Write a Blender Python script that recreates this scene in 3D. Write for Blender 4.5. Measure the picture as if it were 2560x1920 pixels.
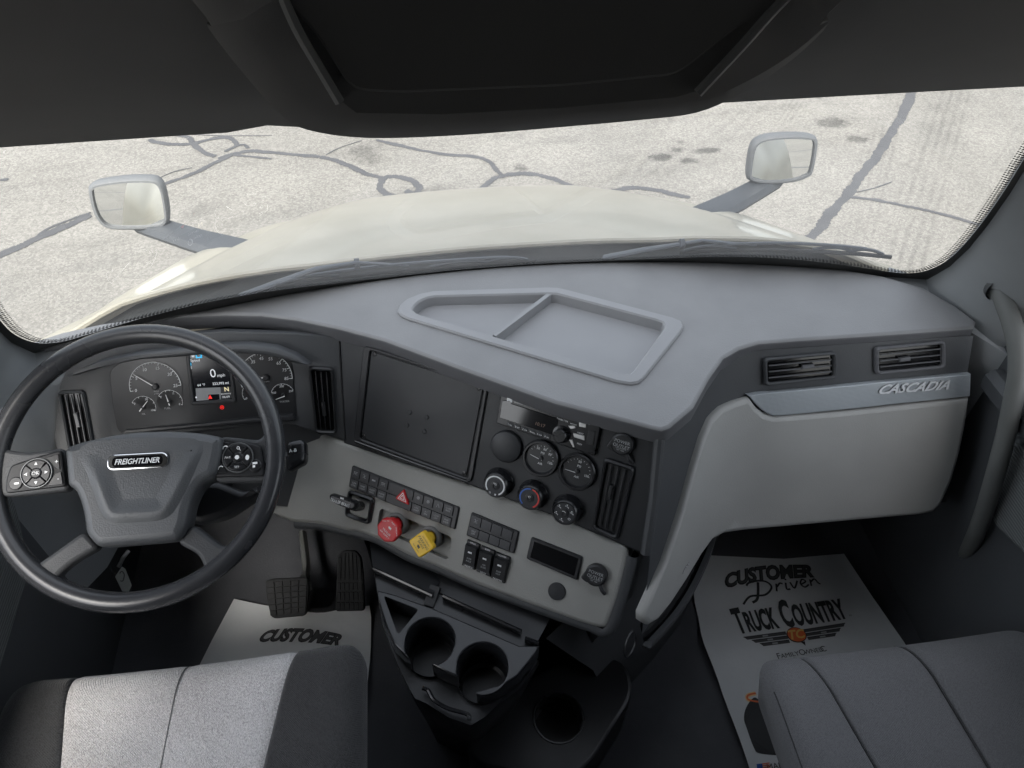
import bpy, math, random
import numpy as np
from mathutils import Vector, Matrix
from mathutils.geometry import delaunay_2d_cdt
random.seed(7)
rad = math.radians
scene = bpy.context.scene
for o in list(bpy.data.objects):
    bpy.data.objects.remove(o)
COL = scene.collection

# ------------------------------------------------------------------ camera
CAM = np.array([-.13, 0., 3.0])
PITCH, YAW, ROLL = rad(46.4), rad(7.4), rad(-.2)
FPX, CX, CY = 1924., 1280., 960.          # focal length of the phone, in pixels of a 2560 wide picture
fw = np.array([math.sin(YAW)*math.cos(PITCH), math.cos(YAW)*math.cos(PITCH), -math.sin(PITCH)])
r0 = np.array([math.cos(YAW), -math.sin(YAW), 0.]); d0 = np.cross(fw, r0)
RT = math.cos(ROLL)*r0+math.sin(ROLL)*d0
DN = -math.sin(ROLL)*r0+math.cos(ROLL)*d0
cd = bpy.data.cameras.new('camera'); cam = bpy.data.objects.new('camera', cd); COL.objects.link(cam)
cd.sensor_width = 36.; cd.lens = FPX/2560*36; cd.clip_start = .02; cd.clip_end = 2000
cam.matrix_world = Matrix(((RT[0], -DN[0], -fw[0], CAM[0]), (RT[1], -DN[1], -fw[1], CAM[1]),
                           (RT[2], -DN[2], -fw[2], CAM[2]), (0, 0, 0, 1)))
scene.camera = cam

# ------------------------------------------------------------------ sky, sun, exposure
SUN_EL, SUN_AZ = rad(52), rad(200)        # bright overcast, light from above and a little behind the cab
w = bpy.data.worlds.new('World'); scene.world = w; w.use_nodes = True
nt = w.node_tree; nt.nodes.clear()
sky = nt.nodes.new('ShaderNodeTexSky'); sky.sky_type = 'NISHITA'; sky.sun_disc = False
sky.sun_elevation = SUN_EL; sky.sun_rotation = SUN_AZ; sky.dust_density = 4.; sky.ozone_density = .6; sky.air_density = 1.
bg = nt.nodes.new('ShaderNodeBackground'); bg.inputs['Strength'].default_value = .15
wo = nt.nodes.new('ShaderNodeOutputWorld')
hs = nt.nodes.new('ShaderNodeHueSaturation'); hs.inputs['Saturation'].default_value = .34   # cloud cover greys the sky
nt.links.new(sky.outputs[0], hs.inputs['Color']); nt.links.new(hs.outputs[0], bg.inputs[0]); nt.links.new(bg.outputs[0], wo.inputs[0])
sd = bpy.data.lights.new('sun', 'SUN'); sd.energy = 1.3; sd.angle = rad(14); sd.color = (1., .95, .88)
sun = bpy.data.objects.new('sun', sd); COL.objects.link(sun)
sv = Vector((math.sin(SUN_AZ)*math.cos(SUN_EL), math.cos(SUN_AZ)*math.cos(SUN_EL), math.sin(SUN_EL)))
sun.rotation_euler = sv.to_track_quat('Z', 'Y').to_euler(); sun.location = (0, 0, 12)
scene.view_settings.view_transform = 'Standard'; scene.view_settings.look = 'None'
scene.view_settings.gamma = 1; scene.view_settings.use_curve_mapping = False
scene.view_settings.exposure = 2.15
cy = scene.cycles; cy.max_bounces = 7; cy.diffuse_bounces = 4; cy.glossy_bounces = 3; cy.transmission_bounces = 3; cy.transparent_max_bounces = 8; cy.caustics_reflective = False; cy.caustics_refractive = False

# ------------------------------------------------------------------ geometry helpers
def ray(u, v): return fw+RT*(u-CX)/FPX+DN*(v-CY)/FPX
def on_z(u, v, z): q = ray(u, v); return CAM+q*(z-CAM[2])/q[2]
def on_y(u, v, y): q = ray(u, v); return CAM+q*(y-CAM[1])/q[1]
def on_x(u, v, x): q = ray(u, v); return CAM+q*(x-CAM[0])/q[0]
def unit(a): a = np.asarray(a, float); return a/np.linalg.norm(a)
def proj(P):
    d = np.asarray(P)-CAM; z = d@fw
    return np.array([CX+FPX*(d@RT)/z, CY+FPX*(d@DN)/z])

class Plane:
    """a flat face of the cab: origin, across, up the face, out of the face"""
    def __init__(s, o, ax, n):
        s.o = np.asarray(o, float); s.ax = unit(ax); s.n = unit(n); s.ay = np.cross(s.n, s.ax)
    def st(s, u, v):
        q = ray(u, v); P = CAM+q*(np.dot(s.o-CAM, s.n)/np.dot(q, s.n))-s.o
        return (float(P@s.ax), float(P@s.ay))
    def pos(s, a, b, h=0.): return s.o+a*s.ax+b*s.ay+h*s.n
    def raised(s, h): return Plane(s.o+h*s.n, s.ax, s.n)
    def at(s, a, b, h=0., ang=0.):
        c, k = math.cos(ang), math.sin(ang)
        return Plane(s.pos(a, b, h), c*s.ax+k*s.ay, s.n)
def edge_plane(p1, p2, tilt):
    p1 = np.asarray(p1, float); p2 = np.asarray(p2, float); ax = unit((p2-p1)*[1, 1, 0]); hn = np.cross(ax, [0, 0, 1])
    return Plane(p1, ax, hn*math.cos(tilt)+np.array([0, 0, math.sin(tilt)]))
ZUP = lambda z: Plane((0, 0, z), (1, 0, 0), (0, 0, 1))

def cat_rom(pts, n=6, closed=False):
    P = [np.asarray(p, float) for p in pts]; out = []; m = len(P)
    for i in range(m if closed else m-1):
        a, b, c, d = (P[(i-1) % m], P[i], P[(i+1) % m], P[(i+2) % m]) if closed else (P[max(i-1, 0)], P[i], P[i+1], P[min(i+2, m-1)])
        for k in range(n):
            t = k/n
            out.append(.5*((2*b)+(c-a)*t+(2*a-5*b+4*c-d)*t*t+(3*b-a-3*c+d)*t**3))
    if not closed: out.append(P[-1])
    return out

class Ruled:
    """leaning wall over a plan curve: s along the curve, t is height z"""
    def __init__(s, pts, leans, z0):
        P = cat_rom([tuple(p)+tuple(l) for p, l in zip(pts, leans)], 8); s.c = np.array(P); s.z0 = z0
        d = np.linalg.norm(np.diff(s.c[:, :2], axis=0), axis=1); s.s = np.concatenate([[0], np.cumsum(d)])
    def base(s, a, z):
        c = [np.interp(a, s.s, s.c[:, i]) for i in range(4)]
        if a > s.s[-1]: k = (s.c[-1]-s.c[-2])/(s.s[-1]-s.s[-2]); c = s.c[-1]+k*(a-s.s[-1])
        if a < 0: k = (s.c[1]-s.c[0])/(s.s[1]-s.s[0]); c = s.c[0]+k*a
        return np.array([c[0]+c[2]*(z-s.z0), c[1]+c[3]*(z-s.z0), z])
    def pos(s, a, z, h=0.):
        p = s.base(a, z)
        if h:
            e = 2e-3; n = np.cross(s.base(a+e, z)-s.base(a-e, z), s.base(a, z+e)-s.base(a, z-e)); p = p+h*unit(n)
        return p
    def st(s, u, v):
        best = None
        for a0 in (.05, .2, .4, .6):
            q = np.array([a0*s.s[-1]/.75, s.z0-.15]); ok = False
            for _ in range(25):
                r = proj(s.base(*q))-np.array([u, v]); e = 1e-4
                J = np.array([(proj(s.base(q[0]+e, q[1]))-np.array([u, v])-r)/e, (proj(s.base(q[0], q[1]+e))-np.array([u, v])-r)/e]).T
                try: dq = np.linalg.solve(J, -r)
                except np.linalg.LinAlgError: break
                q = q+np.clip(dq, -.08, .08)
            r = np.linalg.norm(proj(s.base(*q))-np.array([u, v]))
            if r < .5:
                dist = np.linalg.norm(s.base(*q)-CAM)
                if best is None or dist < best[0]: best = (dist, (float(q[0]), float(q[1])))
        return best[1] if best else (float(q[0]), float(q[1]))

def area(p): return .5*sum(p[i-1][0]*p[i][1]-p[i][0]*p[i-1][1] for i in range(len(p)))
def ccw(p): p = [(float(a[0]), float(a[1])) for a in p]; return p if area(p) > 0 else p[::-1]
def inset(p, d):
    n = len(p); out = []
    for i in range(n):
        a, b, c = np.array(p[i-1]), np.array(p[i]), np.array(p[(i+1) % n])
        e1, e2 = b-a, c-b; l1, l2 = np.linalg.norm(e1), np.linalg.norm(e2)
        if l1 < 1e-9 or l2 < 1e-9: out.append(tuple(b)); continue
        n1 = np.array([-e1[1], e1[0]])/l1; n2 = np.array([-e2[1], e2[0]])/l2
        m = n1+n2; k = np.dot(m, n1)
        out.append(tuple(b+m*d/max(k, .35)))
    return out
def round_poly(p, r, n=4):
    """round the corners of a polygon"""
    out = []; m = len(p)
    for i in range(m):
        a, b, c = np.array(p[i-1], float), np.array(p[i], float), np.array(p[(i+1) % m], float)
        l1, l2 = np.linalg.norm(a-b), np.linalg.norm(c-b); q = min(r, l1*.48, l2*.48)
        s, e = b+(a-b)/l1*q, b+(c-b)/l2*q
        for k in range(n+1):
            t = k/n; out.append(tuple((1-t)**2*s+2*t*(1-t)*b+t*t*e))
    return out
def rrect(w, h, r, cx=0, cy=0, n=4): return round_poly([(cx-w/2, cy-h/2), (cx+w/2, cy-h/2), (cx+w/2, cy+h/2), (cx-w/2, cy+h/2)], r, n)
def circle(r, n=32, cx=0, cy=0, ry=None): return [(cx+r*math.cos(2*math.pi*i/n), cy+(ry or r)*math.sin(2*math.pi*i/n)) for i in range(n)]
def arc_band(r1, r2, a0, a1, n=40, cx=0, cy=0):
    A = [a0+(a1-a0)*i/n for i in range(n+1)]
    return [(cx+r2*math.cos(a), cy+r2*math.sin(a)) for a in A]+[(cx+r1*math.cos(a), cy+r1*math.sin(a)) for a in A[::-1]]
def inside(pt, p):
    x, y = pt; c = False; n = len(p)
    for i in range(n):
        x1, y1 = p[i-1]; x2, y2 = p[i]
        if (y1 > y) != (y2 > y) and x < (x2-x1)*(y-y1)/(y2-y1)+x1: c = not c
    return c

_txt = {}
def text_shape(body, shear=0., bold=0.):
    k = (body, shear, bold)
    if k in _txt: return _txt[k]
    c = bpy.data.curves.new('t', 'FONT'); c.body = body; c.shear = shear; c.offset = bold; c.align_x = 'LEFT'; c.resolution_u = 3
    c.fill_mode = 'FRONT'
    o = bpy.data.objects.new('t', c); COL.objects.link(o)
    dg = bpy.context.evaluated_depsgraph_get(); dg.update()
    me = bpy.data.meshes.new_from_object(o.evaluated_get(dg))
    V = [(v.co.x, v.co.y) for v in me.vertices]; F = [tuple(p.vertices) for p in me.polygons]
    bpy.data.objects.remove(o); bpy.data.meshes.remove(me); bpy.data.curves.remove(c)
    if not V: V = [(0, 0)]
    xs = [v[0] for v in V]; ys = [v[1] for v in V]
    _txt[k] = (V, F, min(xs), max(xs), min(ys), max(ys)); return _txt[k]

class MB:
    def __init__(s): s.v = []; s.f = []; s.m = []
    def add(s, V, F, mat=0):
        b = len(s.v); s.v += [tuple(map(float, p)) for p in V]
        for f in F: s.f.append(tuple(b+i for i in f)); s.m.append(mat)
        return s
    def cap(s, S, poly, h, mat=0, holes=(), grid=None, flip=False):
        pts = [Vector((p[0], p[1])) for p in poly]; edges = [(i, (i+1) % len(poly)) for i in range(len(poly))]
        for hl in holes:
            b = len(pts); pts += [Vector((p[0], p[1])) for p in hl]; edges += [(b+i, b+(i+1) % len(hl)) for i in range(len(hl))]
        if grid:
            xs = [p[0] for p in poly]; ys = [p[1] for p in poly]
            x = min(xs)+grid*.5
            while x < max(xs):
                y = min(ys)+grid*.5
                while y < max(ys):
                    if inside((x, y), poly) and not any(inside((x, y), hl) for hl in holes): pts.append(Vector((x, y)))
                    y += grid
                x += grid
        r = delaunay_2d_cdt(pts, edges, [], 0, 1e-7)
        V = [S.pos(p[0], p[1], h(p[0], p[1]) if callable(h) else h) for p in r[0]]; F = []
        for t in r[2]:
            c = (sum(r[0][i][0] for i in t)/len(t), sum(r[0][i][1] for i in t)/len(t))
            if inside(c, poly) and not any(inside(c, hl) for hl in holes):
                F.append(tuple(t) if not flip else tuple(t)[::-1])
        return s.add(V, F, mat)
    def loft(s, rings, mat=0, closed=True):
        n = len(rings[0]); V = [p for r in rings for p in r]; F = []
        for j in range(len(rings)-1):
            for i in range(n if closed else n-1):
                k = (i+1) % n; F.append((j*n+i, j*n+k, (j+1)*n+k, (j+1)*n+i))
        return s.add(V, F, mat)
    def slab(s, S, poly, h0, h1, bev=0., mat=0, holes=(), grid=None, back=False, topmat=None, steps=2):
        p = ccw(poly); R = [[S.pos(a, b, h0) for a, b in p]]
        q = p
        if bev:
            R.append([S.pos(a, b, h1-bev) for a, b in p])
            for k in range(1, steps+1):
                t = k/steps*math.pi/2; q = inset(p, bev*(1-math.cos(t)))
                R.append([S.pos(a, b, h1-bev+bev*math.sin(t)) for a, b in q])
        else: R.append([S.pos(a, b, h1) for a, b in p])
        s.loft(R, mat)
        hs = [ccw(x) for x in holes]
        s.cap(S, q, h1, mat if topmat is None else topmat, hs, grid)
        for x in hs: s.loft([[S.pos(a, b, h1) for a, b in x[::-1]], [S.pos(a, b, h0) for a, b in x[::-1]]], mat)
        if back: s.cap(S, p, h0, mat, hs, grid, True)
        return s
    def ring(s, S, outer, inner, h0, h1, bev=0., mat=0):
        """a frame between two outlines with the same number of points"""
        o, i = ccw(outer), ccw(inner)
        R = [[S.pos(a, b, h0) for a, b in o], [S.pos(a, b, h1-bev) for a, b in o], [S.pos(a, b, h1) for a, b in inset(o, bev)],
             [S.pos(a, b, h1) for a, b in inset(i, -bev)], [S.pos(a, b, h1-bev) for a, b in i], [S.pos(a, b, h0) for a, b in i]]
        return s.loft(R, mat)
    def lathe(s, S, prof, n=32, mat=0, ang=2*math.pi, sx=1.):
        """prof: list of (radius, height) on plane S, first the outside bottom"""
        rings = [[S.pos(r*sx*math.cos(2*math.pi*i/n), r*math.sin(2*math.pi*i/n), h) for i in range(n)] for r, h in prof]
        s.loft(rings, mat); b = len(s.v)
        if prof[-1][0] > 1e-6:
            s.add(rings[-1], [tuple(range(n))], mat)
        return s
    def tube(s, path, r, n=10, mat=0, caps=True, flat=1., up=None):
        P = [np.asarray(p, float) for p in path]; rs = r if isinstance(r, (list, tuple)) else [r]*len(P); rings = []; prev = None
        for i, p in enumerate(P):
            t = unit(P[min(i+1, len(P)-1)]-P[max(i-1, 0)])
            if prev is None:
                a = np.asarray(up, float) if up is not None else (np.array([0, 0, 1.]) if abs(t[2]) < .9 else np.array([1., 0, 0]))
            else: a = prev
            a = unit(a-t*np.dot(a, t)); b = np.cross(t, a); prev = a
            rings.append([p+rs[i]*(math.cos(2*math.pi*k/n)*b+flat*math.sin(2*math.pi*k/n)*a) for k in range(n)])
        s.loft(rings, mat)
        if caps: s.add(rings[0], [tuple(range(n))[::-1]], mat); s.add(rings[-1], [tuple(range(n))], mat)
        return s
    def sweep(s, path, sec, up, mat=0, closed=False, caps=True):
        """sweep a closed 2d section (side, up) along a path with fixed up"""
        P = [np.asarray(p, float) for p in path]; R = []; m = len(P)
        for i, p in enumerate(P):
            t = unit(P[(i+1) % m]-P[i-1]) if closed else unit(P[min(i+1, m-1)]-P[max(i-1, 0)])
            b = unit(np.cross(t, np.asarray(up, float))); a = np.cross(b, t)
            R.append([p+x*b+y*a for x, y in sec])
        if closed: R.append(R[0])
        s.loft(R, mat)
        if caps and not closed: s.add(R[0], [tuple(range(len(sec)))[::-1]], mat); s.add(R[-1], [tuple(range(len(sec)))], mat)
        return s
    def text(s, S, body, c, height, mat=1, h=.0006, ang=0., shear=0., bold=0., width=None, align='c', fn=None):
        V, F, x0, x1, y0, y1 = text_shape(body, shear, bold)
        k = height/.70; kx = k if width is None else width/max(x1-x0, 1e-6)
        ox = {'c': (x0+x1)/2, 'l': x0, 'r': x1}[align]; oy = .35
        ca, sa = math.cos(ang), math.sin(ang); W = []
        for x, y in V:
            a, b = (x-ox)*kx, (y-oy)*k
            if fn: a, b = fn(a, b)
            W.append(S.pos(c[0]+a*ca-b*sa, c[1]+a*sa+b*ca, h))
        return s.add(W, F, mat)
    def bar2(s, S, a, b, wd, mat=1, h=.0006, wd2=None):
        """flat printed stroke from a to b"""
        a, b = np.array(a, float), np.array(b, float); d = b-a; L = np.linalg.norm(d)
        if L < 1e-9: return s
        q = np.array([-d[1], d[0]])/L*wd/2; q2 = q if wd2 is None else q/wd*wd2
        P = [a-q, b-q2, b+q2, a+q]
        return s.add([S.pos(p[0], p[1], h) for p in P], [(0, 1, 2, 3)], mat)
    def stroke(s, S, pts, wd, mat=1, h=.0006, sm=0):
        P = [np.array(p, float) for p in (cat_rom(pts, sm) if sm else pts)]; V = []
        for i, p in enumerate(P):
            t = P[min(i+1, len(P)-1)]-P[max(i-1, 0)]; t = t/max(np.linalg.norm(t), 1e-9); q = np.array([-t[1], t[0]])*(wd[i] if isinstance(wd, list) else wd)/2
            V += [S.pos(*(p-q), h), S.pos(*(p+q), h)]
        return s.add(V, [(2*i, 2*i+2, 2*i+3, 2*i+1) for i in range(len(P)-1)], mat)
    def flat(s, S, poly, mat=1, h=.0006, holes=()): return s.cap(S, ccw(poly), h, mat, [ccw(x) for x in holes])
    def box(s, S, cx, cy, w, d, h0, h1, bev=.0, mat=0): return s.slab(S, [(cx-w/2, cy-d/2), (cx+w/2, cy-d/2), (cx+w/2, cy+d/2), (cx-w/2, cy+d/2)], h0, h1, bev, mat, back=True, steps=1)
    def build(s, name, mats, parent=None, smooth=35, kind=None, label=None, origin=None):
        P = np.array(s.v); c = (P.min(0)+P.max(0))/2 if origin is None else np.asarray(origin, float)
        me = bpy.data.meshes.new(name); me.from_pydata([tuple(p) for p in P-c], [], s.f)
        mats = mats if isinstance(mats, (list, tuple)) else [mats]
        for m in mats: me.materials.append(M[m])
        me.polygons.foreach_set('material_index', s.m)
        me.update()
        if smooth: me.shade_smooth(); me.set_sharp_from_angle(angle=rad(smooth))
        o = bpy.data.objects.new(name, me); COL.objects.link(o)
        WORLD[o.name] = c
        if parent is not None: o.parent = parent; o.location = c-WORLD[parent.name]
        else: o.location = c
        if kind: o['kind'] = kind
        if label: o['label'] = label
        return o
WORLD = {}
def thing(name, label, cat, loc, group=None):
    o = bpy.data.objects.new(name, None); COL.objects.link(o); o.location = loc; o.empty_display_size = .05
    WORLD[o.name] = np.asarray(loc, float); o['label'] = label; o['category'] = cat
    if group: o['group'] = group
    return o
def tag(o, label, cat, group=None):
    o['label'] = label; o['category'] = cat
    if group: o['group'] = group
    return o

# ------------------------------------------------------------------ materials
M = {}
def base_mat(name, rough=.5, metal=0., spec=.5):
    m = bpy.data.materials.new(name); m.use_nodes = True; M[name] = m
    b = m.node_tree.nodes['Principled BSDF']; b.inputs['Roughness'].default_value = rough
    b.inputs['Metallic'].default_value = metal; b.inputs['Specular IOR Level'].default_value = spec
    return m, m.node_tree, b
def N(nt, t, **kw):
    n = nt.nodes.new(t)
    for k, v in kw.items():
        if k in n.inputs: n.inputs[k].default_value = v
        else: setattr(n, k, v)
    return n
def plastic(name, col, rough=.5, grain=700., bump=.15, var=.06, metal=0., spec=.5, dist=.0006, dust=0.):
    """moulded plastic: pebble grain, slight mottling, a little dust"""
    m, nt, b = base_mat(name, rough, metal, spec); L = nt.links.new
    tc = N(nt, 'ShaderNodeTexCoord')
    n1 = N(nt, 'ShaderNodeTexNoise', Scale=9., Detail=4.); L(tc.outputs['Object'], n1.inputs['Vector'])
    mp = N(nt, 'ShaderNodeMapRange'); mp.inputs['From Min'].default_value = .3; mp.inputs['From Max'].default_value = .7
    mp.inputs['To Min'].default_value = 1-var; mp.inputs['To Max'].default_value = 1+var; L(n1.outputs['Fac'], mp.inputs['Value'])
    mx = N(nt, 'ShaderNodeMix', data_type='RGBA', blend_type='MULTIPLY'); mx.inputs[0].default_value = 1
    mx.inputs[6].default_value = (*col, 1); L(mp.outputs[0], mx.inputs[7])
    out = mx.outputs[2]
    if dust:
        n3 = N(nt, 'ShaderNodeTexNoise', Scale=260., Detail=2.); L(tc.outputs['Object'], n3.inputs['Vector'])
        r3 = N(nt, 'ShaderNodeMapRange'); r3.inputs['From Min'].default_value = .66; r3.inputs['From Max'].default_value = .78; r3.inputs['To Max'].default_value = dust
        L(n3.outputs['Fac'], r3.inputs['Value'])
        m3 = N(nt, 'ShaderNodeMix', data_type='RGBA'); L(r3.outputs[0], m3.inputs[0]); L(out, m3.inputs[6]); m3.inputs[7].default_value = (.35, .35, .34, 1)
        out = m3.outputs[2]
    L(out, b.inputs['Base Color'])
    r = N(nt, 'ShaderNodeMapRange'); r.inputs['From Min'].default_value = .3; r.inputs['From Max'].default_value = .7
    r.inputs['To Min'].default_value = max(rough-.07, .02); r.inputs['To Max'].default_value = min(rough+.07, 1); L(n1.outputs['Fac'], r.inputs['Value']); L(r.outputs[0], b.inputs['Roughness'])
    if bump:
        v = N(nt, 'ShaderNodeTexVoronoi', Scale=grain); v.feature = 'F1'; L(tc.outputs['Object'], v.inputs['Vector'])
        bp = N(nt, 'ShaderNodeBump', Strength=bump, Distance=dist); L(v.outputs['Distance'], bp.inputs['Height']); L(bp.outputs[0], b.inputs['Normal'])
    return m
def plain(name, col, rough=.5, metal=0., emit=0., spec=.5):
    m, nt, b = base_mat(name, rough, metal, spec); b.inputs['Base Color'].default_value = (*col, 1)
    if emit: b.inputs['Emission Color'].default_value = (*col, 1); b.inputs['Emission Strength'].default_value = emit
    return m
plastic('pad', (.235, .236, .240), .5, 420, .3, .09, dust=.14)
plastic('pad_edge', (.12, .122, .13), .6, 420, .25, .04)
plastic('tray', (.285, .288, .297), .5, 900, .1, .05, dust=.08)
plastic('dash_dark', (.056, .059, .063), .55, 500, .25, .05, dust=.03)
plastic('stack', (.019, .0205, .023), .5, 900, .12, .05, dust=.02)
plastic('grey_panel', (.29, .29, .272), .55, 450, .4, .06, dust=.03)
plastic('glove', (.375, .375, .36), .58, 450, .35, .05)
plastic('black', (.0125, .0132, .015), .42, 900, .12, .08, dust=.03)
plastic('black_smooth', (.010, .0105, .012), .28, 900, .03, .1, dust=.02)
plastic('button', (.021, .0225, .026), .45, 900, .08, .05)
plastic('gloss', (.016, .017, .019), .16, 200, .02, .1, dust=.02)
plastic('wheel_rim', (.034, .0355, .039), .25, 600, .10, .08)
plastic('wheel_pad', (.062, .066, .071), .42, 380, .45, .05, dust=.02)
plastic('collar', (.14, .14, .135), .55, 700, .15)
plastic('header', (.16, .162, .165), .85, 900, .15, .08)
plastic('header_face', (.17, .172, .176), .7, 900, .1, .08)
plastic('pillar', (.30, .315, .325), .65, 500, .2, .05)
plastic('door_dark', (.075, .08, .086), .6, 500, .2, .06)
plastic('floor_vinyl', (.075, .078, .088), .75, 240, .4, .2, dust=.14)
plastic('rubber', (.022, .023, .025), .75, 700, .2, .1, dust=.08)
plastic('rail', (.13, .135, .13), .6, 600, .15)
plastic('red', (.52, .018, .022), .42, 700, .05, .06)
plastic('yellow', (.82, .52, .04), .42, 700, .05, .05)
plastic('mirror_shell', (.12, .125, .13), .6, 500, .2)
plastic('arm_plastic', (.05, .055, .062), .6, 500, .2)
plastic('wiper', (.05, .058, .07), .4, 700, .1)
plastic('cowl', (.022, .024, .024), .6, 300, .2, .1, dust=.05)
plastic('sill', (.36, .36, .37), .45, 600, .1)
plain('white_print', (.75, .76, .76), .6)
plain('grey_print', (.36, .37, .375), .6)
plain('dial_print', (.68, .70, .71), .7, emit=.004)
plain('ink', (.03, .032, .034), .5)
plain('ink_soft', (.075, .078, .08), .5)
plain('red_print', (.6, .05, .04), .5)
plain('blue_print', (.04, .12, .42), .5)
plain('orange_print', (.75, .16, .05), .5)
plain('gold_print', (.8, .5, .14), .5)
plain('pale_gold_print', (.85, .6, .3), .6)
plain('chrome', (.8, .81, .82), .12, 1.)
plain('silver_letter', (.72, .74, .75), .3, .25)
plain('dark_satin', (.16, .165, .17), .35, .5)
plain('satin', (.6, .6, .6), .3, 1.)
plain('pedal_metal', (.30, .31, .30), .35, .3)
plain('mirror_glass', (.72, .73, .72), .015, 1.)
plain('lens', (.012, .012, .013), .08)
plain('dial', (.02, .021, .023), .35)
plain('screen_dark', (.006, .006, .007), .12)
plain('screen_lit', (.008, .009, .012), .15)
plain('lit_white', (.75, .77, .8), .4, emit=.08)
plain('lit_grey', (.2, .21, .22), .4, emit=.03)
plain('lit_cyan', (.02, .45, .8), .4, emit=.2)
plain('lit_red', (.8, .02, .015), .4, emit=.16)
plain('lit_gold', (.75, .65, .4), .4, emit=.15)
plain('lit_orange', (.16, .10, .07), .4, emit=.006)
plain('tag_card', (.52, .54, .5), .5)
plain('frit', (.035, .036, .036), .5)
plastic('spoke', (.04, .042, .045), .55, 380, .45, .06, spec=.35)
plastic('pod_black', (.012, .0125, .014), .42, 700, .03, .1, spec=.3)
plain('seam', (.015, .015, .016), .9)
def fabric(name, c1, c2, sx, sy, bump=.5, fleck=.5, rough=.95):
    m, nt, b = base_mat(name, rough, 0, .2); L = nt.links.new
    tc = N(nt, 'ShaderNodeTexCoord'); mp = N(nt, 'ShaderNodeMapping'); mp.inputs['Scale'].default_value = (sx, sy, sx); L(tc.outputs['Object'], mp.inputs['Vector'])
    n1 = N(nt, 'ShaderNodeTexNoise', Scale=1., Detail=3., Roughness=.6); L(mp.outputs[0], n1.inputs['Vector'])
    n2 = N(nt, 'ShaderNodeTexNoise', Scale=7., Detail=3.); L(tc.outputs['Object'], n2.inputs['Vector'])
    ad = N(nt, 'ShaderNodeMath', operation='MULTIPLY_ADD'); L(n2.outputs['Fac'], ad.inputs[0]); ad.inputs[1].default_value = .25; L(n1.outputs['Fac'], ad.inputs[2])
    r = N(nt, 'ShaderNodeValToRGB'); r.color_ramp.elements[0].position = .5-fleck*.18+.12; r.color_ramp.elements[1].position = .5+fleck*.18+.12
    r.color_ramp.elements[0].color = (*c1, 1); r.color_ramp.elements[1].color = (*c2, 1); L(ad.outputs[0], r.inputs[0]); L(r.outputs[0], b.inputs['Base Color'])
    wv = N(nt, 'ShaderNodeTexWave', Scale=180., Distortion=2.); wv.bands_direction = 'DIAGONAL'; L(tc.outputs['Object'], wv.inputs['Vector'])
    a2 = N(nt, 'ShaderNodeMath', operation='ADD'); L(n1.outputs['Fac'], a2.inputs[0]); L(wv.outputs['Fac'], a2.inputs[1])
    bp = N(nt, 'ShaderNodeBump', Strength=bump, Distance=.0012); L(a2.outputs[0], bp.inputs['Height']); L(bp.outputs[0], b.inputs['Normal'])
    b.inputs['Sheen Weight'].default_value = .25
    return m
fabric('seat_light', (.38, .37, .37), (.74, .72, .72), 640, 360, .6, .7)
fabric('seat_dark', (.035, .035, .036), (.06, .06, .062), 500, 400, .5, .6)
fabric('seat_grey', (.14, .141, .147), (.185, .186, .193), 500, 420, .5, .5)
def rib_mat():
    m, nt, b = base_mat('ribbed', .6); L = nt.links.new
    tc = N(nt, 'ShaderNodeTexCoord'); wv = N(nt, 'ShaderNodeTexWave', Scale=48., Distortion=.1); wv.bands_direction = 'Z'; L(tc.outputs['Object'], wv.inputs['Vector'])
    r = N(nt, 'ShaderNodeValToRGB'); r.color_ramp.elements[0].color = (.09, .1, .1, 1); r.color_ramp.elements[1].color = (.2, .21, .21, 1); L(wv.outputs['Fac'], r.inputs[0]); L(r.outputs[0], b.inputs['Base Color'])
    bp = N(nt, 'ShaderNodeBump', Strength=.6, Distance=.002); L(wv.outputs['Fac'], bp.inputs['Height']); L(bp.outputs[0], b.inputs['Normal'])
rib_mat()
def carbon_mat():
    m, nt, b = base_mat('carbon', .38, .15); L = nt.links.new
    tc = N(nt, 'ShaderNodeTexCoord'); sx = N(nt, 'ShaderNodeSeparateXYZ'); L(tc.outputs['Object'], sx.inputs[0])
    a1 = N(nt, 'ShaderNodeMath', operation='ADD'); L(sx.outputs[0], a1.inputs[0]); L(sx.outputs[2], a1.inputs[1]); a2 = N(nt, 'ShaderNodeMath', operation='SUBTRACT'); L(sx.outputs[0], a2.inputs[0]); L(sx.outputs[2], a2.inputs[1])
    mp = N(nt, 'ShaderNodeCombineXYZ'); L(a1.outputs[0], mp.inputs[0]); L(a2.outputs[0], mp.inputs[1]); mp.inputs[2].default_value = .001
    ck = N(nt, 'ShaderNodeTexChecker', Scale=420.); L(mp.outputs[0], ck.inputs['Vector'])
    ck.inputs['Color1'].default_value = (.42, .45, .47, 1); ck.inputs['Color2'].default_value = (.29, .32, .34, 1); L(ck.outputs['Color'], b.inputs['Base Color'])
    bp = N(nt, 'ShaderNodeBump', Strength=.3, Distance=.001); L(ck.outputs['Fac'], bp.inputs['Height']); L(bp.outputs[0], b.inputs['Normal'])
carbon_mat()
def paint_mat():
    m, nt, b = base_mat('hood_paint', .34); L = nt.links.new
    tc = N(nt, 'ShaderNodeTexCoord'); n1 = N(nt, 'ShaderNodeTexNoise', Scale=3.5, Detail=6.); L(tc.outputs['Object'], n1.inputs['Vector'])
    r = N(nt, 'ShaderNodeValToRGB'); r.color_ramp.elements[0].color = (.30, .28, .22, 1); r.color_ramp.elements[1].color = (.385, .36, .295, 1); r.color_ramp.elements[0].position = .3; r.color_ramp.elements[1].position = .62
    L(n1.outputs['Fac'], r.inputs[0]); L(r.outputs[0], b.inputs['Base Color']); b.inputs['Coat Weight'].default_value = .4; b.inputs['Coat Roughness'].default_value = .06
paint_mat()
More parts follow.
